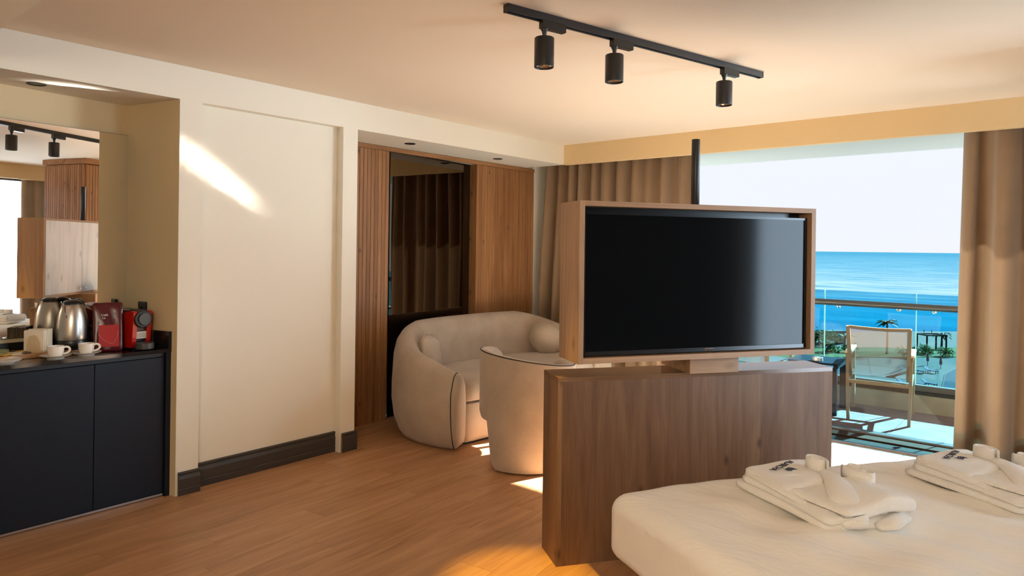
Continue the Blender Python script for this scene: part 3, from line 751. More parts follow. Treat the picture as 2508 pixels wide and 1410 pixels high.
lbp = MB().box(0.0855, 0.0885, -0.046, 0.046, 0.064, 0.106, 0.001, 1).build('paper_label', 'sticker', cm)
for k, (zz_, l_) in enumerate(((0.094, 0.05), (0.086, 0.066), (0.079, 0.07), (0.072, 0.06))):
    MB().box(0.0886, 0.0888, -l_ / 2, l_ / 2, zz_, zz_ + 0.0022).build('print_line', 'ink', lbp)
MB().box(-0.10, 0.03, -0.034, 0.034, 0.205, 0.236, 0.006).build('lid', 'black_plastic', cm)
MB().box(-0.12, 0.085, -0.05, 0.05, 0.0, 0.014, 0.003).build('foot', 'black_plastic', cm)
MB().lathe([(0.046, 0.006), (0.05, 0.01), (0.05, 0.040), (0.046, 0.043), (0.042, 0.040)], 28).xf(Matrix.Translation((0.125, 0.0, 0.0))).build('drip_tray', 'grey_plastic', cm, True)
MB().tube([(-0.06, 0.058, 0.13), (-0.03, 0.062, 0.135), (0.0, 0.068, 0.12), (0.03, 0.075, 0.10)], 0.003, 8).build('power_cord', 'black_plastic', cm, True)

# ------------------------------------------------------------------ ceiling fittings
rail_a, rail_b = Vector((2.217, 2.284)), Vector((2.677, 4.106))
rd = (rail_b - rail_a).normalized(); ra = math.atan2(rd.y, rd.x); rl = (rail_b - rail_a).length
tk = thing('track_rail', 'long black lighting track fixed to the ceiling', 'light track', ((rail_a.x + rail_b.x) / 2, (rail_a.y + rail_b.y) / 2, HC), ra)
b_ = MB(); b_.box(-rl / 2, rl / 2, -0.018, -0.011, -0.034, 0); b_.box(-rl / 2, rl / 2, 0.011, 0.018, -0.034, 0); b_.box(-rl / 2, rl / 2, -0.011, 0.011, -0.012, 0)
b_.box(-rl / 2, rl / 2, -0.0105, -0.0075, -0.032, -0.026); b_.box(-rl / 2, rl / 2, 0.0075, 0.0105, -0.032, -0.026)
b_.build('rail', 'black_metal', tk)
for sgn in (-1, 1):
    MB().box(sgn * rl / 2 - 0.004, sgn * rl / 2 + 0.004, -0.019, 0.019, -0.036, 0, 0.002, 1).build('end_cap', 'black_plastic', tk)
for k in (-1, 1):
    MB().box(-rl / 2, rl / 2, k * 0.0065 - 0.0008, k * 0.0065 + 0.0008, -0.020, -0.018).build('conductor', 'aluminium', tk)


def spot(px, py, n, lit):
    s = thing('track_spotlight', ['black cylinder track spotlight nearest the camera, glowing warm', 'middle black cylinder spotlight on the ceiling track', 'black cylinder track spotlight nearest the window'][n], 'spotlight', (px, py, HC - 0.034), ra, 'spotlights on the ceiling track')
    MB().box(-0.020, 0.118, -0.017, 0.017, -0.036, 0.002, 0.002, 1).build('adapter', 'black_plastic', s)
    b_ = MB(); b_.lathe([(0.017, -0.034), (0.017, -0.042), (0.012, -0.048), (0.008, -0.070), (0.007, -0.095)], 16); b_.build('stem', 'black_metal', s, True)
    MB().box(-0.008, 0.008, 0.036, 0.043, -0.13, -0.085, 0.002, 1).build('hinge_arm', 'black_metal', s)
    b_ = MB(); b_.lathe([(0.010, -0.076), (0.043, -0.077), (0.0455, -0.080), (0.0455, -0.212), (0.043, -0.213), (0.0415, -0.210), (0.0405, -0.195), (0.020, -0.180)], 40, cap1=False); b_.build('can', 'black_metal', s, True)
    b_ = MB(); b_.lathe([(0.0385, -0.203), (0.030, -0.193), (0.014, -0.184)], 28, cap0=False); b_.build('reflector', 'lens_glass', s, True)
    e_ = MB(); e_.lathe([(0.013, -0.1855), (0.004, -0.187)], 20); e_.build('led', 'led_warm' if lit else 'led_off', s)
    return s


emit('led_warm', (1.0, 0.62, 0.16), 12.0); plain('led_off', (0.7, 0.65, 0.4), 0.3)
spot(2.275, 2.487, 0, True); spot(2.383, 2.92, 1, False); spot(2.594, 3.765, 2, False)
lamp('track_beam', 'SPOT', (2.275, 2.487, 2.352), 330, (1.0, 0.60, 0.03), (2.25, 2.42, 0), spot_size=R(22), spot_blend=0.7, shadow_soft_size=0.012)


def downlight(x, y, lab):
    d = thing('downlight', lab, 'downlight', (x, y, HS), 0, 'recessed downlights in the soffit')
    b_ = MB(); b_.lathe([(0.047, 0.0), (0.047, -0.004), (0.040, -0.005), (0.037, -0.001), (0.030, -0.0005)], 36, cap0=False); b_.build('trim_ring', 'black_metal', d, True)
    MB().lathe([(0.031, -0.0012), (0.020, -0.0022), (0.004, -0.0028)], 28).build('lens', 'black_plastic', d, True)


downlight(-0.254, 1.191, 'round black downlight in the niche soffit above the wall mirror')
downlight(-0.209, 3.872, 'round black downlight in the soffit above the left battens')
downlight(-0.245, 5.043, 'round black downlight in the soffit nearest the window curtain')

# ------------------------------------------------------------------ TV console
ct = math.atan2(0.812, 0.583)
ct = R(55.0)
cd_ = Vector((math.cos(ct), math.sin(ct))); cn = Vector((-math.sin(ct), math.cos(ct)))   # along, and away from the bed
C0 = Vector((2.259, 2.652))
cb = thing('media_console', 'tall freestanding oak media console dividing bed from lounge', 'console', (C0.x, C0.y, 0), ct)
CL, CDp, CH = 1.555, 0.225, 0.905
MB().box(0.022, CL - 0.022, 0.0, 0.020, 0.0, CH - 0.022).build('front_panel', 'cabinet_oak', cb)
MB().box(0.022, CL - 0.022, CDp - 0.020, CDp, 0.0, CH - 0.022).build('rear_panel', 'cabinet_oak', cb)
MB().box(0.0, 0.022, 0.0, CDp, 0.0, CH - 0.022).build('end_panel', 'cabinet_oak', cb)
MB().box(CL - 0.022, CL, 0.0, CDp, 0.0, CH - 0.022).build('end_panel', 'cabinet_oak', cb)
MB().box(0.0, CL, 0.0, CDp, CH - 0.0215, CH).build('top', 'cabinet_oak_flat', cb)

bt_ = R(58.0); bd_ = Vector((math.cos(bt_), math.sin(bt_))); bn_ = Vector((math.sin(bt_), -math.cos(bt_)))   # along, and towards the bed
PO = Vector((2.62, 3.35))
BC = PO + bn_ * 0.205 - bd_ * 0.075                        # centre of the front face
tb = thing('tv_cabinet', 'swivelling oak television cabinet standing on the media console', 'tv cabinet', (BC.x, BC.y, CH), bt_)
BW, BH, BD, Z0 = 1.338, 0.757, 0.235, 0.086               # local: x along, -y towards the bed, front face at y = 0
h = BW / 2
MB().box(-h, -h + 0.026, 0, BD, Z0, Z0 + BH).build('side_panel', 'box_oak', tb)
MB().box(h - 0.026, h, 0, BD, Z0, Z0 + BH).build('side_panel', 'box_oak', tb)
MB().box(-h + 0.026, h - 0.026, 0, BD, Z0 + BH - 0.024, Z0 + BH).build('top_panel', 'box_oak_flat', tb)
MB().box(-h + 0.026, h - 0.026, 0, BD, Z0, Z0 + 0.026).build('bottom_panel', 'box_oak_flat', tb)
MB().box(-h + 0.026, h - 0.026, 0.095, 0.110, Z0 + 0.026, Z0 + BH - 0.024).build('inner_back', 'black_plastic', tb)
for k, (x0, x1) in enumerate(((-h + 0.024, -0.002), (0.002, h - 0.024))):
    dr = MB().box(x0, x1, BD - 0.016, BD + 0.003, Z0 + 0.024, Z0 + BH - 0.020, 0.001, 1).build('rear_door', 'door_oak_lit', tb)
    xk = (-0.05, 0.05)[k]
    MB().lathe([(0.006, 0.0), (0.006, 0.010), (0.012, 0.014), (0.012, 0.020), (0.009, 0.023)], 16).xf(Matrix.Translation((xk, BD + 0.003, Z0 + 0.06)) @ Matrix.Rotation(R(-90), 4, 'X')).build('knob', 'chrome', dr, True)
MB().box(-0.03, 0.245, 0.075, 0.38, 0.0005, Z0 - 0.0005).xf(Matrix.Rotation(R(-3), 4, 'Z')).build('pedestal', 'box_oak_flat', tb)
pol = thing('tv_pole', 'slim black round pole rising behind the television cabinet', 'pole', (PO.x, PO.y, CH))
MB().lathe([(0.0205, Z0 + BH + 0.0005), (0.0215, Z0 + BH + 0.002), (0.0215, 1.196), (0.0205, 1.198)], 28).build('tube', 'black_metal', pol, True)
tv = thing('television', 'large black flat screen television set inside the oak cabinet', 'television', (BC.x, BC.y, CH + Z0), bt_)
tx0, tx1, tz0, tz1 = -h + 0.034, h - 0.034, 0.032, BH - 0.050
b_ = MB(); b_.box(tx0, tx1, 0.036, 0.090, tz0, tz1, 0.004)
b_.build('housing', 'bezel', tv)
b_ = MB(); bz = 0.011
b_.box(tx0, tx1, 0.026, 0.0358, tz0, tz0 + 0.020); b_.box(tx0, tx1, 0.026, 0.0358, tz1 - bz, tz1); b_.box(tx0, tx0 + bz, 0.026, 0.0358, tz0, tz1); b_.box(tx1 - bz, tx1, 0.026, 0.0358, tz0, tz1)
b_.build('bezel', 'bezel', tv)
MB().box(tx0 + bz, tx1 - bz, 0.031, 0.0355, tz0 + 0.020, tz1 - bz).build('screen', 'screen', tv)
MB().box(0.025, 0.075, 0.0235, 0.0258, tz0 + 0.005, tz0 + 0.014, 0.001, 1).build('badge', 'chrome', tv)

# ------------------------------------------------------------------ curved sofa
SX, SY = 0.30, 4.67; AXx, AYy, PE = 0.735, 1.165, 2.5


def outl(a, ins=0.0, ax_=None, ay_=None):
    ax_ = (ax_ or AXx) - ins; ay_ = (ay_ or AYy) - ins
    c, s = math.cos(a), math.sin(a)
    return Vector((SX + ax_ * math.copysign(abs(c) ** (2 / PE), c), SY + ay_ * math.copysign(abs(s) ** (2 / PE), s)))


sf = thing('curved_sofa', 'curved beige linen sofa with wraparound back in the panelled bay', 'sofa', (SX, SY, 0))
A0 = R(69.5)
NA = 72


def sect(a):
    """closed cross-section of the wraparound shell at outline angle a"""
    u = abs(math.pi - a) / (math.pi - A0)          # 0 at the back, 1 at the arm tips
    top = 0.885 - 0.31 * max(0.0, (u - 0.30) / 0.70) ** 1.25
    th = 0.235 - 0.035 * u
    pts = []
    prof = [(0.085, 0.012), (0.055, 0.055), (0.018, 0.16), (0.0, 0.30), (0.0, 0.42), (0.012, top - 0.16 if top > .62 else 0.46), (0.030, top - 0.075), (0.058, top - 0.028), (0.095, top - 0.004), (0.13, top - 0.002), (0.165, top - 0.026), (th - 0.012, top - 0.075), (th, top - 0.15), (th + 0.01, 0.40), (th + 0.01, 0.20), (th + 0.005, 0.012)]
    for ins, z in prof:
        p = outl(a, ins); pts.append((p.x - SX, p.y - SY, z))
    return pts


angs = [A0 + (2 * math.pi - 2 * A0) * i / NA for i in range(NA + 1)]
MB().rings([sect(a) for a in angs]).build('shell', 'linen', sf, True, angle=60)
# padded arm fronts with a welted edge
for a, sg in ((A0, -1), (2 * math.pi - A0, 1)):
    pts = sect(a); cx_ = sum(p[0] for p in pts) / len(pts); cy_ = sum(p[1] for p in pts) / len(pts); cz_ = sum(p[2] for p in pts) / len(pts)
    tan = (outl(a + 0.02) - outl(a - 0.02)).normalized() * sg
    rg = []
    for k, (sc, d) in enumerate(((1.0, 0.0), (0.99, 0.018), (0.92, 0.040), (0.75, 0.056), (0.45, 0.064), (0.1, 0.066))):
        rg.append([(cx_ + (p[0] - cx_) * sc + tan.x * d, cy_ + (p[1] - cy_) * sc + tan.y * d, cz_ + (p[2] - cz_) * sc) for p in pts])
    MB().rings(rg).build('arm_front', 'linen', sf, True, angle=70)
    MB().tube([(p[0] + tan.x * 0.004 + (p[0] - cx_) * .012, p[1] + tan.y * 0.004 + (p[1] - cy_) * .012, p[2]) for p in pts[:14]], 0.0035, 6).build('piping', 'dark_cord', sf, True)


def plan(ins, n=60, front=0.62):
    out = []
    for i in range(n):
        a = 2 * math.pi * i / n; p = outl(a, ins)
        out.append((min(p.x, front - (0.06 * ((p.y - SY) / 0.9) ** 2)) - SX, p.y - SY))
    return out


def stack(levels, front):
    return MB().rings([[(x, y, z) for x, y in plan(ins, 72, front - fo)] for ins, fo, z in levels])


stack([(0.225, 0.03, 0.02), (0.215, 0.005, 0.06), (0.215, 0.0, 0.28), (0.225, 0.012, 0.315)], 0.63).build('base', 'linen', sf, True)
stack([(0.24, 0.03, 0.333), (0.222, 0.008, 0.352), (0.218, 0.0, 0.40), (0.222, 0.008, 0.455), (0.245, 0.035, 0.480), (0.32, 0.11, 0.487), (0.5, 0.3, 0.489)], 0.64).build('seat_cushion', 'linen', sf, True, angle=180)
stack([(0.26, 0.05, 0.0), (0.26, 0.05, 0.02)], 0.63).build('plinth', 'black_plastic', sf)


def cushion(name, lab, loc, rot, sx_, sy_, sz_, mat='linen', p=2.4):
    o = thing(name, lab, 'cushion', loc); o.rotation_euler = rot

    def f(v):
        r_ = max(abs(v.x) / (sx_ / 2), abs(v.y) / (sy_ / 2))
        k_ = max(0.0, 1 - r_ ** p) ** 0.5
        return Vector((v.x, v.y, v.z * (0.12 + 0.88 * k_)))
    MB().rbox(sx_, sy_, sz_, min(sx_, sy_, sz_) * .49, 14, f).build('cover', mat, o, True, angle=180)
    return o


o = thing('round_cushion', 'round ball-like beige cushion at the window end of the curved sofa', 'cushion', (0.055, 5.47, 0.617)); o.rotation_euler = (R(8), R(-12), 0)
MB().lathe([(0.012, -0.128), (0.05, -0.126), (0.10, -0.112), (0.15, -0.078), (0.172, -0.03), (0.174, 0.02), (0.155, 0.07), (0.11, 0.108), (0.05, 0.126), (0.012, 0.128)], 40).xf(Matrix.Rotation(R(62), 4, 'Y')).build('cover', 'boucle', o, True, angle=180)
o = cushion('throw_cushion', 'beige throw cushion tucked inside the left arm of the curved sofa', (0.015, 3.925, 0.625), (R(80), R(8), R(118)), 0.32, 0.31, 0.15)
b_ = MB(); b_.tube([(0.17 * math.cos(t) * (1 + .18 * abs(math.sin(2 * t))), 0.17 * math.sin(t) * (1 + .18 * abs(math.sin(2 * t))), 0.0) for t in [2 * math.pi * k / 32 for k in range(33)]], 0.004, 6); b_.build('seam', 'linen', o, True)

# ------------------------------------------------------------------ tub chair
TX, TY = 1.135, 3.825
tcn = thing('tub_chair', 'beige tub armchair with dark piping along its rim, back to the media console', 'armchair', (TX, TY, 0), R(0))
back_dir = math.atan2(-TY, 4.184 - TX)             # the back faces the camera side
RR = 0.342


def tsect(phi):
    a = back_dir + phi; u = abs(phi)
    k_ = min(1, max(0, (u - R(44)) / R(12))); k_ = k_ * k_ * (3 - 2 * k_)
    zb = 0.012 + 0.315 * k_
    ztop = 0.752 + 0.012 * math.cos(phi) - 0.048 * math.sin(phi)
    tipf = max(0, (u - R(124)) / R(28)); ztop -= 0.26 * tipf ** 2.4
    th = 0.075
    prof = [(0.012, zb), (0.0, zb + 0.04), (0.0, 0.45 if ztop > .6 else 0.42), (0.0, ztop - 0.012), (0.005, ztop - 0.002), (0.018, ztop + 0.004), (0.045, ztop + 0.002), (th - 0.006, ztop - 0.012), (th, ztop - 0.05), (th + 0.01, 0.42), (th + 0.01, zb + 0.04), (th, zb)]
    return [((RR - i) * math.cos(a), (RR - i) * math.sin(a), z) for i, z in prof]


ph = [R(-152 + 304 * i / 66) for i in range(67)]
MB().rings([tsect(p) for p in ph]).build('shell', 'linen', tcn, True, angle=70)
MB().tube([tsect(p)[4] for p in ph], 0.0042, 6).build('piping', 'dark_cord', tcn, True)
MB().lathe([(0.255, 0.018), (0.262, 0.05), (0.262, 0.33), (0.25, 0.345)], 44).build('base', 'linen', tcn, True)
MB().lathe([(0.24, 0.345), (0.263, 0.365), (0.266, 0.41), (0.258, 0.45), (0.22, 0.47), (0.1, 0.476)], 44).build('seat_cushion', 'linen', tcn, True, angle=180)
for k in range(4):
    a = back_dir + R(20 + 90 * k)
    MB().lathe([(0.018, 0.0), (0.018, 0.02)], 14, (0.235 * math.cos(a), 0.235 * math.sin(a))).build('foot', 'black_plastic', tcn, True)
struct(MB().box(0.76, 3.56, 4.32, 5.86, -0.010, 0.0022).build('floor', 'floor_bounce'))     # pale zone added over the oak to bounce neutral sunlight into the room
ctb = thing('coffee_table', 'round glossy white coffee table between sofa and tub chair', 'coffee table', (0.885, 4.44, 0.0025))
MB().lathe([(0.235, 0.498), (0.25, 0.502), (0.25, 0.516), (0.243, 0.520)], 56).build('table_top', 'gloss_white', ctb, True)
MB().lathe([(0.03, 0.015), (0.025, 0.03), (0.025, 0.499)], 24).build('stem', 'black_metal', ctb, True)
MB().lathe([(0.16, 0.0), (0.165, 0.006), (0.15, 0.014), (0.03, 0.018)], 40).build('foot', 'black_metal', ctb, True)
pt = thing('round_tray', 'small round polished tray on the coffee table', 'tray', (0.80, 4.46, 0.523))
MB().lathe([(0.10, 0.0), (0.108, 0.002), (0.110, 0.012), (0.107, 0.013), (0.104, 0.004)], 40).build('dish', 'chrome', pt, True)
bx_ = thing('matchbox', 'small red box on the far side of the coffee table', 'box', (0.985, 4.53, 0.523), R(20))
MB().box(-0.03, 0.03, -0.02, 0.02, 0, 0.018, 0.002, 1).build('sleeve', 'red_plastic', bx_); MB().box(-0.0305, 0.0305, -0.0175, 0.0175, 0.003, 0.015).build('drawer', 'paper_napkin', bx_)

# ------------------------------------------------------------------ curtains


def curtain(name, lab, x0, x1, yc, z0, z1, seed, nf, amp, lean0=0.0, lean1=0.0, mat='curtain_cloth', axis='x', nseg=None, group='window curtains', yfun=None):
    rg = random.Random(seed); phs = [0.0]
    for k in range(nf * 2): phs.append(phs[-1] + rg.uniform(0.6, 1.4))
    tot = phs[-1]; am = [rg.uniform(0.55, 1.1) for _ in range(nf * 2 + 2)]
    sk_ = [rg.uniform(-0.35, 0.35) for _ in range(nf * 2 + 2)]

    def f(u, v):
        t = u * tot; k = 0
        while k < nf * 2 - 1 and phs[k + 1] < t: k += 1
        fr = (t - phs[k]) / (phs[k + 1] - phs[k])
        zz_ = z0 + (z1 - z0) * v
        s_ = math.sin(math.pi * fr)
        s_ = math.copysign(abs(s_) ** 0.6, s_)
        A = amp * am[k] * (0.62 + 0.38 * (1 - v) + 0.18 * math.sin(3.1 * v + k)) * (1 if k % 2 else -1)
        x = x0 + (x1 - x0) * u + sk_[k] * 0.05 * s_ * (1 - v) + (lean0 * (1 - u) + lean1 * u) * (1 - v)
        y = yc + A * s_ + (yfun(u) if yfun else 0) + 0.006 * math.sin(9 * v + 5 * u)
        return Vector((x, y, zz_)) if axis == 'x' else Vector((y, x, zz_))
    o = thing(name, lab, 'curtain', (0, 0, 0), 0, group)
    MB().grid(f, nseg or nf * 16, 28).build('cloth', mat, o, True, angle=180)
    c = (z1 - 0.02)
    return o


curtain('window_curtain', 'gathered brown curtain left of the window behind the television cabinet', -0.375, 1.335, 6.04, 0.015, 2.56, 3, 11, 0.095, lean0=-0.10)
curtain('window_curtain', 'pleated brown curtain at the right edge of the window, partly sunlit', 3.475, 4.75, 6.03, 0.015, 2.56, 11, 6, 0.11, lean0=-0.045,
        yfun=lambda u: 0.13 * max(0, 1 - u / 0.14) ** 1.0)

# slatted column and second curtain, seen in the wall mirror
sc_ = thing('slatted_column', 'oak battened column beside the right-hand curtain, seen in the wall mirror', 'column', (4.62, 4.62, 0), R(-6))
MB().box(-0.36, 0.36, -0.30, 0.30, 0.0, HC - 0.002).build('core', 'trim_oak', sc_)
b0 = MB().box(-0.018, 0.018, -0.012, 0.012, 0.02, HC - 0.08, 0.002, 1).build('slat', 'slat_oak', sc_); b0.location = (-0.34, -0.313, 0)
for k in range(1, 18):
    c = b0.copy(); COL.objects.link(c); c.location = (-0.34 + 0.04 * k, -0.313, 0)
for k in range(15):
    c = b0.copy(); COL.objects.link(c); c.location = (-0.373, -0.28 + 0.04 * k, 0); c.rotation_euler = (0, 0, R(90))
MB().box(-0.39, 0.39, -0.33, 0.33, HC - 0.07, HC - 0.003).build('top_trim', 'trim_oak', sc_)
curtain('window_curtain', 'brown curtain of the second window, seen at the left of the wall mirror', 4.55, 5.55, 6.02, 0.015, 2.55, 5, 6, 0.07, axis='y')

# ------------------------------------------------------------------ bed
U, V_ = R(57), R(-30)
bu = Vector((math.cos(U), math.sin(U), 0)); bv = Vector((math.cos(V_), math.sin(V_), 0)); B0 = Vector((2.775, 2.265, 0))
bed = thing('double_bed', 'wide bed made up with a smooth white duvet', 'bed', (0, 0, 0))
BWd, BLn, ZB, ZT2 = 1.85, 2.10, 0.335, 0.615


def bxy(a, b): return B0 + bu * a + bv * b


hz_ = (ZT2 - ZB) / 2


def bedf(p):
    # p: local box coords centred, x along foot edge, y along length
    a, b = p.x + BWd / 2, p.y + BLn / 2
    q = bxy(a, b); t = max(0.0, min(1.0, (p.z + hz_) / (2 * hz_))); t = t * t * (3 - 2 * t)
    wr = 0.010 * math.sin(7 * a + 2.2 * b) * math.sin(4 * b + 1.0) + 0.007 * math.sin(19 * b + 6 * a) * math.sin(3 * a) + 0.004 * math.sin(31 * a - 11 * b)
    ed = max(0.0, min(1.0, min(a, BWd - a, b) / 0.35)); cr_ = max(0.0, 1 - math.hypot(a, b) / 0.7) ** 1.5
    z = p.z + t * (wr * (0.25 + ed) - 0.03 * cr_) + (1 - t) * 0.008 * math.sin(8 * a + 6 * b)
    ins = 0.0
    q = q + (bu * ins if a < 0.3 else bu * 0) + (bv * ins if b < 0.3 else bv * 0)
    return Vector((q.x, q.y, z + (ZB + ZT2) / 2))


MB().rbox(BWd, BLn, ZT2 - ZB, 0.062, 64, bedf).build('duvet', 'bedding', bed, True, angle=180)
pts = [bxy(0.10, 0.10), bxy(BWd - 0.10, 0.10), bxy(BWd - 0.10, BLn - 0.02), bxy(0.10, BLn - 0.02)]
MB().prism([(p.x, p.y) for p in pts], 0.10, 0.34).build('box_base', 'bed_base_cloth', bed)
for a, b in ((0.10, 0.10), (BWd - 0.10, 0.10), (0.10, BLn - 0.12), (BWd - 0.10, BLn - 0.12)):
    p = bxy(a, b); MB().lathe([(0.030, 0.0), (0.034, 0.10)], 16, (p.x, p.y)).build('leg', 'black_plastic', bed, True)
hb = thing('headboard_panel', 'dark upholstered headboard panel behind the bed', 'headboard', (0, 0, 0))
p0, p1 = bxy(-0.1, BLn + 0.02), bxy(BWd + 0.1, BLn + 0.02)
q0, q1 = p0 + bv * 0.06, p1 + bv * 0.06
MB().prism([p0[:2], p1[:2], q1[:2], q0[:2]], 0.0, 1.15).build('panel', 'headboard', hb)


def robe(loc, rz, lab, flip=1.0):
    r = thing('folded_bathrobe', lab, 'bathrobe', loc, rz, 'folded bathrobes on the bed')
    FY = Matrix.Translation((-0.048, 0, 0)) @ Matrix.Diagonal((0.78, -1, 1, 1))
    Lx, Ly = 0.44, 0.46                         # local: x away from the camera (u), y along the bed (v) to the right

    def lay(z0, z1, ins, sd, wob):
        def f(p):
            x, y = p.x, p.y
            x += 0.012 * math.sin(9 * y + sd) ; y += 0.012 * math.sin(8 * x + 2 * sd)
            z = p.z
            if p.z > 0: z += wob * (0.5 * math.sin(13 * x + sd) * math.sin(9 * y) + 0.6 * math.sin(6 * (x + y) + sd))
            return Vector((x, y, z + (z0 + z1) / 2))
        return MB().rbox(Lx - ins, Ly - ins, z1 - z0, (z1 - z0) * 0.49, 16, f)
    lay(0.0, 0.030, 0.0, 0.3, 0.003).xf(FY).build('lower_fold', 'terry', r, True, angle=180)
    lay(0.026, 0.058, 0.012, 1.4, 0.006).xf(FY).build('upper_fold', 'terry', r, True, angle=180)

    def chest(p):
        z = p.z + 0.062 + (0.014 * math.exp(-((p.x + 0.02) / 0.12) ** 2) if p.z > 0 else 0)
        return Vector((p.x, p.y - 0.012 * math.sin(8 * p.x), z + 0.004 * math.sin(20 * p.x + 7 * p.y)))
    MB().rbox(0.40, 0.24, 0.040, 0.018, 14, chest, (-0.01, -0.10, 0)).xf(FY).build('chest_panel', 'terry', r, True, angle=180)

    def right_panel(p):
        x, y = p.x, p.y
        z = p.z + 0.064 - 0.030 * max(0, (y - 0.16) / 0.10) ** 1.5 + 0.010 * math.sin(11 * x + 6 * y) * (p.z > 0) + 0.012 * math.exp(-((x - 0.05) / 0.09) ** 2)
        return Vector((x + 0.03 * math.sin(7 * y), y, z))
    MB().rbox(0.38, 0.24, 0.046, 0.021, 16, right_panel, (0.02, 0.135, 0)).xf(FY).build('chest_panel', 'terry', r, True, angle=180)

    def roll(pts, rad, fl, nm):
        MB().tube(pts, rad, 16, flat=fl).xf(FY).build(nm, 'terry', r, True, angle=180)
    # broad flattened lapel from the rolled belt to the near right edge
    roll([(0.13, -0.13, 0.086), (0.10, -0.06, 0.094), (0.055, 0.02, 0.097), (0.0, 0.10, 0.094), (-0.05, 0.17, 0.078), (-0.085, 0.225, 0.048), (-0.10, 0.256, 0.026)], [0.018, 0.030, 0.042, 0.054, 0.062, 0.060, 0.042], (0.34, 1.0), 'lapel')
    roll([(0.19, -0.02, 0.090), (0.15, 0.06, 0.096), (0.11, 0.13, 0.092), (0.07, 0.19, 0.078), (0.05, 0.235, 0.052)], [0.018, 0.028, 0.036, 0.036, 0.024], (0.40, 1.1), 'lapel')
    roll([(-0.185, -0.21, 0.054), (-0.195, -0.12, 0.066), (-0.195, -0.02, 0.066), (-0.185, 0.07, 0.056), (-0.16, 0.15, 0.042)], [0.018, 0.032, 0.036, 0.030, 0.016], (0.36, 1.0), 'sleeve')
    roll([(0.17, 0.20, 0.026), (0.13, 0.245, 0.030), (0.07, 0.268, 0.028), (0.01, 0.262, 0.022)], [0.020, 0.030, 0.030, 0.018], (0.6, 1.1), 'sleeve')
    # rolled belt and collar: open upright spirals

    def spiral(cx_, cy_, r0, r1, turns, hgt, z, nm, sq=1.0):
        n = int(turns * 26); out = []
        for k in range(n + 1):
            t = k / n; rr_ = r0 + (r1 - r0) * t; a = t * turns * 2 * math.pi
            out.append((cx_ + rr_ * math.cos(a) * sq, cy_ + rr_ * math.sin(a)))
        b_ = MB(); th = 0.009; rg = []
        for k, (x, y) in enumerate(out):
            d = Vector((x - cx_, y - cy_)).normalized()
            rg.append([(x - d.x * th / 2, y - d.y * th / 2, z + .004), (x + d.x * th / 2, y + d.y * th / 2, z), (x + d.x * th * .62, y + d.y * th * .62, z + hgt * .5), (x + d.x * th / 2, y + d.y * th / 2, z + hgt - .004), (x, y, z + hgt), (x - d.x * th / 2, y - d.y * th / 2, z + hgt - .004)])
        b_.rings(rg); b_.xf(FY).build(nm, 'terry', r, True, angle=180)
    spiral(0.080, -0.085, 0.012, 0.050, 2.2, 0.052, 0.086, 'belt_roll', 0.8)
    spiral(0.185, 0.035, 0.020, 0.078, 1.6, 0.050, 0.082, 'collar_roll', 0.62)
    # pocket edge and embroidered emblem
    MB().tube([(-0.150, -0.085, 0.082), (-0.09, -0.06, 0.0905), (-0.03, -0.045, 0.0945)], 0.0022, 6).xf(FY).build('pocket_edge', 'terry', r, True)
    tl = txt('emblem_text', 'ALARCHA', 0.036, 'embroidery', r, (-0.085, 0.150, 0.0955), (R(2), 0, R(206)), 0.0006)
    for k in range(3):
        w0 = -0.075 - 0.004 * k; yy = -0.118 + 0.009 * k
        MB().tube([(w0 + 0.012 * j + 0.006 * k, yy + 0.006 * math.sin(j * 1.5) + 0.0008 * j, 0.0950) for j in range(6)], [0.0012, 0.003, 0.0035, 0.003, 0.0035, 0.001], 6, flat=(0.3, 1)).xf(FY).build('emblem_wave', 'embroidery', r, True)
    return r


RZ = ZT2 + 0.004
c1 = Vector((3.485, 2.635)); robe((c1.x, c1.y, RZ), R(57), 'folded white bathrobe on the bed nearer the media console')
c2 = Vector((3.95, 3.245)); robe((c2.x, c2.y, RZ), R(57), 'folded white bathrobe on the bed nearer the right-hand curtain')

# ------------------------------------------------------------------ balcony
rw = thing('balcony_curb', 'low beige balcony upstand under the glass railing', 'curb', (0, 0, 0))
MB().box(-3.0, 8.4, 7.60, 7.86, -0.30, 0.150).build('upstand', 'curb_paint', rw)
MB().box(-3.0, 8.4, 7.595, 7.865, 0.150, 0.178).build('gravel_cap', 'gravel', rw)
rl_ = thing('glass_railing', 'blue glass balcony railing with round metal handrail', 'railing', (0, 0, 0))
MB().box(-3.0, 8.4, 7.625, 7.70, 0.178, 0.238, 0.004).build('base_channel', 'frame_bronze', rl_)
MB().tube([(-3.0, 7.59, 0.999), (8.4, 7.59, 0.999)], 0.033, 16).build('handrail', 'handrail_metal', rl_, True)
for k in range(-7, 7):
    x0 = 2.083 + k * 0.845 if k <= 0 else 2.926 + (k - 1) * 0.845
    pn_ = MB().box(x0 + 0.004, x0 + 0.841, 7.655, 7.667, 0.236, 1.119).build('pane', 'rail_glass', rl_)
    MB().box(x0 + 0.001, x0 + 0.0045, 7.654, 7.668, 0.236, 1.1195).build('edge', 'glass_edge', pn_)
    MB().box(x0 + 0.8405, x0 + 0.844, 7.654, 7.668, 0.236, 1.1195).build('edge', 'glass_edge', pn_)
for x in (-0.1, 0.42, 0.75, 1.25, 1.6, 2.225, 2.780, 3.080, 3.62, 3.95, 4.5):
    b_ = MB(); b_.lathe([(0.022, 0.0), (0.024, 0.004), (0.020, 0.014), (0.008, 0.018), (0.008, 0.045)], 16)
    b_.xf(Matrix.Translation((x, 7.655, 0.958)) @ Matrix.Rotation(R(90), 4, 'X')); b_.tube([(x, 7.615, 0.956), (x, 7.60, 0.972)], 0.007, 8); b_.build('bracket', 'chrome', rl_, True)


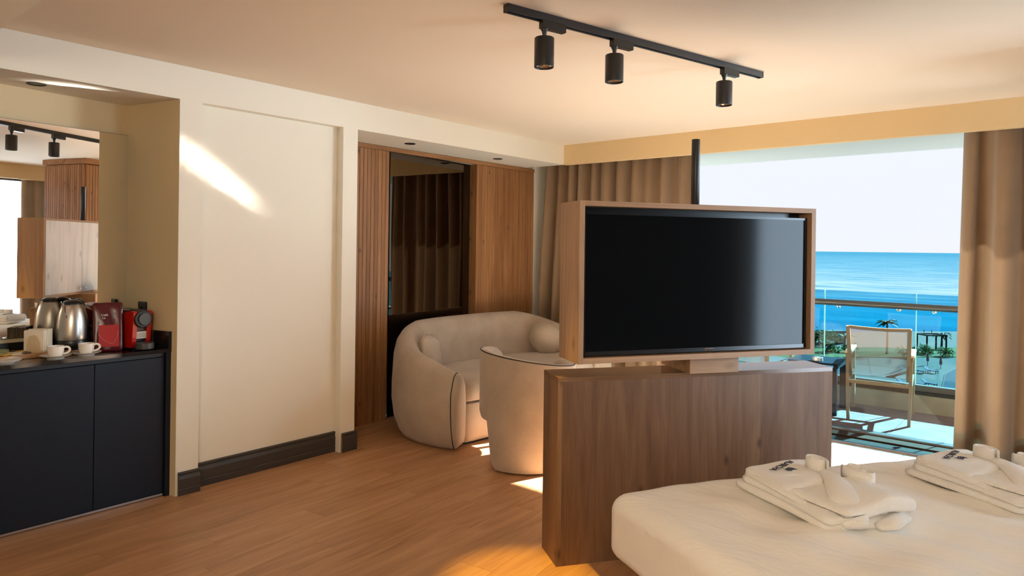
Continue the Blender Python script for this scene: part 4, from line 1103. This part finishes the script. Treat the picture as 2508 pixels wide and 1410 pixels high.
def patio_chair(x, y, rz, lab):
    c = thing('patio_chair', lab, 'chair', (x, y, -0.02), rz, 'metal armchairs on the balcony')
    w2, d2, t = 0.255, 0.285, 0.032
    for sg in (-1, 1):
        MB().sqtube([(sg * (w2 - 0.012), -d2 + 0.0, 0.0), (sg * (w2 - 0.004), -d2 + 0.012, 0.25), (sg * w2, -d2 + 0.02, 0.600)], t * 0.8, t).build('leg', 'chair_frame', c)
        MB().sqtube([(sg * w2, d2, 0.0), (sg * w2, d2 - 0.01, 0.60)], t, 0.05).build('leg', 'chair_frame', c)
        MB().sqtube([(sg * w2, -d2 + 0.02, 0.590), (sg * w2, d2 - 0.01, 0.590)], t, t * .7).build('arm_rail', 'chair_frame', c)
        MB().box(sg * w2 - 0.028, sg * w2 + 0.028, -d2 + 0.03, d2 + 0.0, 0.6005, 0.623, 0.006).build('armrest', 'teak', c, label='wooden armrest')
        MB().sqtube([(sg * w2, -d2 + 0.01, 0.355), (sg * w2, d2 - 0.01, 0.375)], 0.024, 0.03).build('side_rail', 'chair_frame', c)
        MB().sqtube([(sg * (w2 - 0.022), -d2 + 0.10, 0.385), (sg * (w2 - 0.022), -d2 + 0.045, 0.45), (sg * (w2 - 0.016), -d2 - 0.01, 0.62), (sg * (w2 - 0.010), -d2 - 0.075, 0.868)], 0.032, 0.026).build('back_post', 'chair_frame', c)
    MB().sqtube([(-w2 + 0.016, -d2 + 0.01, 0.352), (w2 - 0.016, -d2 + 0.01, 0.352)], 0.03, 0.03).build('cross_rail', 'chair_frame', c)
    MB().sqtube([(-w2 + 0.016, d2 - 0.01, 0.372), (w2 - 0.016, d2 - 0.01, 0.372)], 0.03, 0.03).build('cross_rail', 'chair_frame', c)
    MB().sqtube([(-w2 + 0.02 + 0.49 * k / 10, -d2 - 0.075 + 0.022 * math.sin(math.pi * k / 10), 0.862 - 0.012 * math.sin(math.pi * k / 10)) for k in range(11)], 0.024, 0.026).build('top_rail', 'chair_frame', c)

    def sl_(u, v):
        x_ = (-1 + 2 * u) * (w2 - 0.03); b_ = 0.02 * math.sin(math.pi * u)
        return Vector((x_, -d2 + 0.085 - 0.16 * v ** 0.9 + b_ * v, 0.40 + 0.455 * v))
    MB().grid(sl_, 8, 8).build('back_sling', 'sling', c, True)

    def st_(u, v):
        x_ = (-1 + 2 * u) * (w2 - 0.03)
        return Vector((x_, -d2 + 0.08 + 0.46 * v, 0.405 - 0.018 * math.sin(math.pi * v) * 1 + 0.02 * v))
    MB().grid(st_, 6, 8).build('seat_sling', 'seat_cloth', c, True)
    return c


fabric('seat_cloth', (0.028, 0.027, 0.026), (0.036, 0.034, 0.033), 400, sheen=0.0)
patio_chair(2.722, 7.165, R(8), 'beige metal patio chair with mesh back beside the right-hand curtain')
patio_chair(1.56, 7.12, R(-6), 'beige metal patio chair mostly hidden behind the media console')
st = thing('side_table', 'dark slatted balcony side table behind the media console', 'table', (2.185, 7.08, -0.02), R(3))
for k in range(6):
    MB().box(-0.222, 0.222, -0.222 + 0.075 * k, -0.222 + 0.075 * k + 0.066, 0.470, 0.490, 0.003, 1).build('slat', 'table_slate', st)
for sx_ in (-1, 1):
    MB().box(sx_ * 0.205 - 0.02, sx_ * 0.205 + 0.02, -0.21, 0.21, 0.445, 0.469).build('apron', 'table_slate', st)
    for sy_ in (-1, 1): MB().box(sx_ * 0.19 - 0.025, sx_ * 0.19 + 0.025, sy_ * 0.19 - 0.02, sy_ * 0.19 + 0.02, 0, 0.445).build('leg', 'table_slate', st)
at_ = thing('ashtray', 'round steel ashtray on the balcony side table', 'ashtray', (2.215, 6.95, 0.4705))
MB().lathe([(0.045, 0.0), (0.052, 0.003), (0.052, 0.034), (0.048, 0.036), (0.046, 0.008), (0.01, 0.006)], 28).build('bowl', 'steel', at_, True)

# ------------------------------------------------------------------ grounds and sea
GZ = -38.0
GK = 3.75            # size of the planting and small buildings that far below


def gp(px, py, z=GZ):       # where a line of sight of the photograph meets the level ground
    u = (px - 1254) / 1672.; v = -(py - 605) / 1672.; c, s = math.cos(roll), math.sin(roll)
    d = vw + rt * (u * c - v * s) + up * (u * s + v * c); t = (z - 1.528) / d.z
    return Vector((4.184 + d.x * t, d.y * t))


def strip(py0, py1, z):
    q = []
    for py, o in ((py0, 0), (py1, 1)):
        a, b = gp(2020, py), gp(2310, py); d = (b - a).normalized()
        pr = [a - d * 600, b + d * 600]; q += pr if not o else pr[::-1]
    return [(p.x, p.y) for p in q]


def flat(name, mat, pts, z, label, cat):
    o = MB().prism(pts, z - 0.02, z).build(name, mat); tag(o, label, cat); return o


n0 = strip(812, 1100, GZ); g_ = MB().prism(n0, GZ - 0.8, GZ - 0.2).build('ground', 'pavement'); struct(g_)
struct(MB().prism(strip(811, 850, GZ), GZ - 0.15, GZ - 0.05).build('ground', 'sand'))
sp0 = strip(812, 812, GZ); dn = Vector((-math.sin(R(46)), math.cos(R(46)))) * 60000
sv = [(Vector(p) if k < 2 else Vector(p) + dn) for k, p in enumerate(sp0)]; ex = (sv[1] - sv[0]).normalized() * 50000
sv[2] += ex; sv[3] -= ex
sea_o = MB().prism([(p.x, p.y) for p in sv], GZ - 1.2, GZ - 0.2).build('sea', 'sea_water'); struct(sea_o)
struct(MB().prism(strip(850, 874, GZ), GZ - 0.15, GZ - 0.05).build('ground', 'lawn'))


def pool(pix, lab):
    q = [gp(*p) for p in pix]; o = thing('swimming_pool', lab, 'pool', (0, 0, 0))
    MB().prism([(p.x, p.y) for p in q], GZ - 0.15, GZ - 0.03).build('water', 'pool_water', o)
    c = sum(q, Vector((0, 0))) / len(q)
    qo = [c + (p - c) * 1.05 for p in q]; n = len(q)
    b_ = MB()
    for k in range(n):
        a0, a1, b0, b1 = q[k], q[(k + 1) % n], qo[k], qo[(k + 1) % n]
        b_.prism([a0[:], a1[:], b1[:], b0[:]], GZ - 0.15, GZ + 0.04)
    b_.build('coping', 'hut_white', o)


pool([(1900, 876), (2088, 878), (2100, 905), (2060, 930), (1880, 935)], 'teal swimming pool at the left below the balcony')
pool([(2316, 915), (2365, 890), (2385, 955), (2306, 960)], 'narrow teal pool at the right below the balcony')


def palm(px, pc, pb, fl_, lab, seed):
    rg = random.Random(seed); b0 = gp(px, pb); dist = (b0 - Vector((4.184, 0))).length
    hgt = (pb - pc) / 1672. * dist * 0.98
    p = thing('palm_tree', lab, 'palm', (b0.x, b0.y, GZ - 0.05), 0, 'palms in the hotel grounds')
    MB().tube([(0, 0, 0), (0.06, 0, hgt * .5), (0.03, 0.05, hgt)], [0.45, 0.36, 0.30], 8).build('trunk', 'trunk', p, True)
    for k in range(16):
        a = k * 2.4 + rg.uniform(-.2, .2); e0 = rg.uniform(0.1, 1.1); L_ = fl_ * rg.uniform(.85, 1.1); b_ = MB(); pts = []
        for j in range(7):
            t = j / 6; r_ = L_ * t * math.cos(e0 * (1 - t))
            pts.append(Vector((r_ * math.cos(a), r_ * math.sin(a), hgt + L_ * (0.8 * e0 * t - 0.65 * t * t))))
        n_ = Vector((-math.sin(a), math.cos(a), 0)); dz = Vector((0, 0, fl_ * .07))
        for j in range(6):
            w0 = 0.2 * fl_ * math.sin(math.pi * min(1, (j / 6) * .9 + .1)); w1 = 0.2 * fl_ * math.sin(math.pi * min(1, ((j + 1) / 6) * .9 + .1))
            b_.poly([pts[j], pts[j + 1], pts[j + 1] + n_ * w1 - dz, pts[j] + n_ * w0 - dz])
            b_.poly([pts[j], pts[j] - n_ * w0 - dz, pts[j + 1] - n_ * w1 - dz, pts[j + 1]])
        b_.build('frond', 'palm_leaf', p)


palm(2172, 797, 866, 1.1 * GK, 'palm with a bushy crown seen above the patio chair back', 3)
palm(2306, 822, 852, 1.0 * GK, 'palm seen at the right end of the railing by the curtain', 4)
palm(2068, 826, 856, 1.0 * GK, 'dark palm left of the patio chair', 5)


def bush(px, py, r_, lab, seed):
    rg = random.Random(seed); b_ = MB(); p = gp(px, py); r_ = r_ * GK
    lobes = [(Vector((rg.uniform(-.7, .7) * r_, rg.uniform(-.4, .4) * r_, rg.uniform(.3, .8) * r_)), r_ * rg.uniform(.4, .65)) for _ in range(7)]
    for k in range(520):
        c, lr = lobes[k % 7]; d = Vector((rg.gauss(0, 1), rg.gauss(0, 1), rg.gauss(0, 1))).normalized()
        q = c + d * lr * rg.uniform(.55, 1.05); q.z = max(q.z, 0.2)
        a_ = Vector((rg.gauss(0, 1), rg.gauss(0, 1), rg.gauss(0, 1))).normalized(); c_ = a_.cross(d)
        if c_.length < 1e-3: continue
        c_.normalize(); e_ = 0.10 * r_ * rg.uniform(.7, 1.3); f_ = e_ * 0.6
        vv_ = [q - a_ * e_, q + c_ * f_, q + a_ * e_, q - c_ * f_]
        for w_ in vv_: w_.z = max(w_.z, 0.0)
        b_.poly(vv_)
    o = b_.build('bush', 'foliage'); o.location = (p.x, p.y, GZ - 0.045); tag(o, lab, 'bush', 'bushes in the hotel grounds')


for k, (px, py, r_, lab) in enumerate([(2013, 846, 1.5, 'green bush at the left edge of the sea view'), (2036, 862, 1.0, 'low bush before the white beach hut'), (2080, 862, 0.8, 'low dark bush left of the patio chair'), (2226, 874, 1.0, 'bush beyond the chair armrest'), (2264, 868, 0.9, 'dark bush at the foot of the pergola'), (2316, 872, 0.8, 'dark bush below the right-hand palm')]):
    bush(px, py, r_, lab, k + 20)
p = gp(2042, 840); ht = thing('beach_hut', 'white beach hut with dark openings near the sand', 'hut', (p.x, p.y, GZ - 0.045), R(46)); ht.scale = (GK, GK, GK)
MB().box(-1.1, 1.1, -.6, .6, 0, 1.35).build('wall', 'hut_white', ht); MB().box(-1.2, 1.2, -.7, .7, 1.351, 1.47).build('roof', 'hut_white', ht)
for k in range(3): MB().box(-0.9 + 0.65 * k, -0.45 + 0.65 * k, -0.63, -0.601, 0.4, 1.15).build('opening', 'hut_dark', ht)
p = gp(2270, 862); pg = thing('pergola', 'dark metal pergola frame beyond the railing at the right', 'pergola', (p.x, p.y, GZ - 0.045), R(46)); pg.scale = (GK, GK, GK)
for sx_ in (0, 2.2):
    for sy_ in (0, 1.5): MB().box(sx_ - .06, sx_ + .06, sy_ - .06, sy_ + .06, 0, 1.7).build('post', 'hut_dark', pg)
for sy_ in (0, 1.5): MB().box(-.1, 2.3, sy_ - .06, sy_ + .06, 1.7, 1.84).build('beam', 'hut_dark', pg)
for sx_ in (0, 2.2): MB().box(sx_ - .06, sx_ + .06, 0.061, 1.439, 1.7, 1.84).build('beam', 'hut_dark', pg)


def person(px, py, mat, lab):
    q = gp(px, py); p = thing('person', lab, 'person', (q.x, q.y, GZ - 0.045), R(40), 'people on the beach')
    b_ = MB(); b_.tube([(0, 0, 0.80), (0, 0, 1.05), (0, 0, 1.38), (0, 0, 1.48)], [0.15, 0.14, 0.19, 0.06], 10)
    for s_ in (-1, 1):
        b_.tube([(s_ * .09, 0, 0.86), (s_ * .10, 0.03, 0.45), (s_ * .10, 0, 0.0)], [0.085, 0.06, 0.045], 8)
        b_.tube([(s_ * .18, 0, 1.40), (s_ * .24, 0, 1.12), (s_ * .25, 0.06, 0.85)], [0.05, 0.04, 0.03], 8)
    b_.lathe([(0.03, 1.46), (0.09, 1.53), (0.105, 1.62), (0.08, 1.71), (0.02, 1.74)], 12)
    b_.build('body', 'skin', p, True)
    MB().lathe([(0.16, 0.78), (0.175, 0.95), (0.165, 1.1), (0.20, 1.36), (0.1, 1.44)], 12).build('clothing', mat, p, True)


person(2282, 816, 'red_cloth', 'person in red standing on the beach near the right-hand railing pane')
person(2263, 815, 'blue_cloth', 'person in dark blue standing on the beach at the water edge')
for k, (px, py, lab) in enumerate([(2233, 893, 'dark blue folded parasol on the terrace nearest the chair'), (2272, 893, 'dark blue folded parasol below the pergola'), (2304, 902, 'dark blue folded parasol beside the curtain edge')]):
    q = gp(px, py); ps = thing('folded_parasol', lab, 'parasol', (q.x, q.y, GZ - 0.2), 0, 'folded parasols on the terrace'); ps.scale = (GK * .8, GK * .8, GK * .8)
    MB().lathe([(0.03, 0.0), (0.03, 1.5)], 8).build('pole', 'hut_white', ps); MB().lathe([(0.12, 0.5), (0.15, .7), (0.09, 1.2), (0.03, 1.46)], 12).build('canopy', 'blue_cloth', ps, True)
for k in range(6):
    q = gp((2218, 2248, 2278)[k % 3] + 4 * (k // 3), (944, 912)[k // 3])
    lg = thing('sun_lounger', ['first', 'second', 'third'][k % 3] + (' dark sun lounger from the left in the near terrace row' if k < 3 else ' dark sun lounger from the left in the far terrace row'), 'lounger', (q.x, q.y, GZ - 0.2), R(75), 'sun loungers on the terrace'); lg.scale = (GK * .75, GK * .75, GK * .75)
    MB().box(-0.32, 0.32, -0.6, 0.35, 0.28, 0.36).build('seat', 'blue_cloth', lg)
    b_ = MB(); b_.rings([[(-.32, .355, .28), (.32, .355, .28), (.32, .355, .34), (-.32, .355, .34)], [(-.32, .8, .62), (.32, .8, .62), (.32, .8, .68), (-.32, .8, .68)]]); b_.build('backrest', 'blue_cloth', lg)
    for lx, ly in ((-.28, -.55), (.28, -.55), (-.28, .3), (.28, .3)): MB().box(lx - .03, lx + .03, ly - .03, ly + .03, 0, .279).build('leg', 'hut_white', lg)
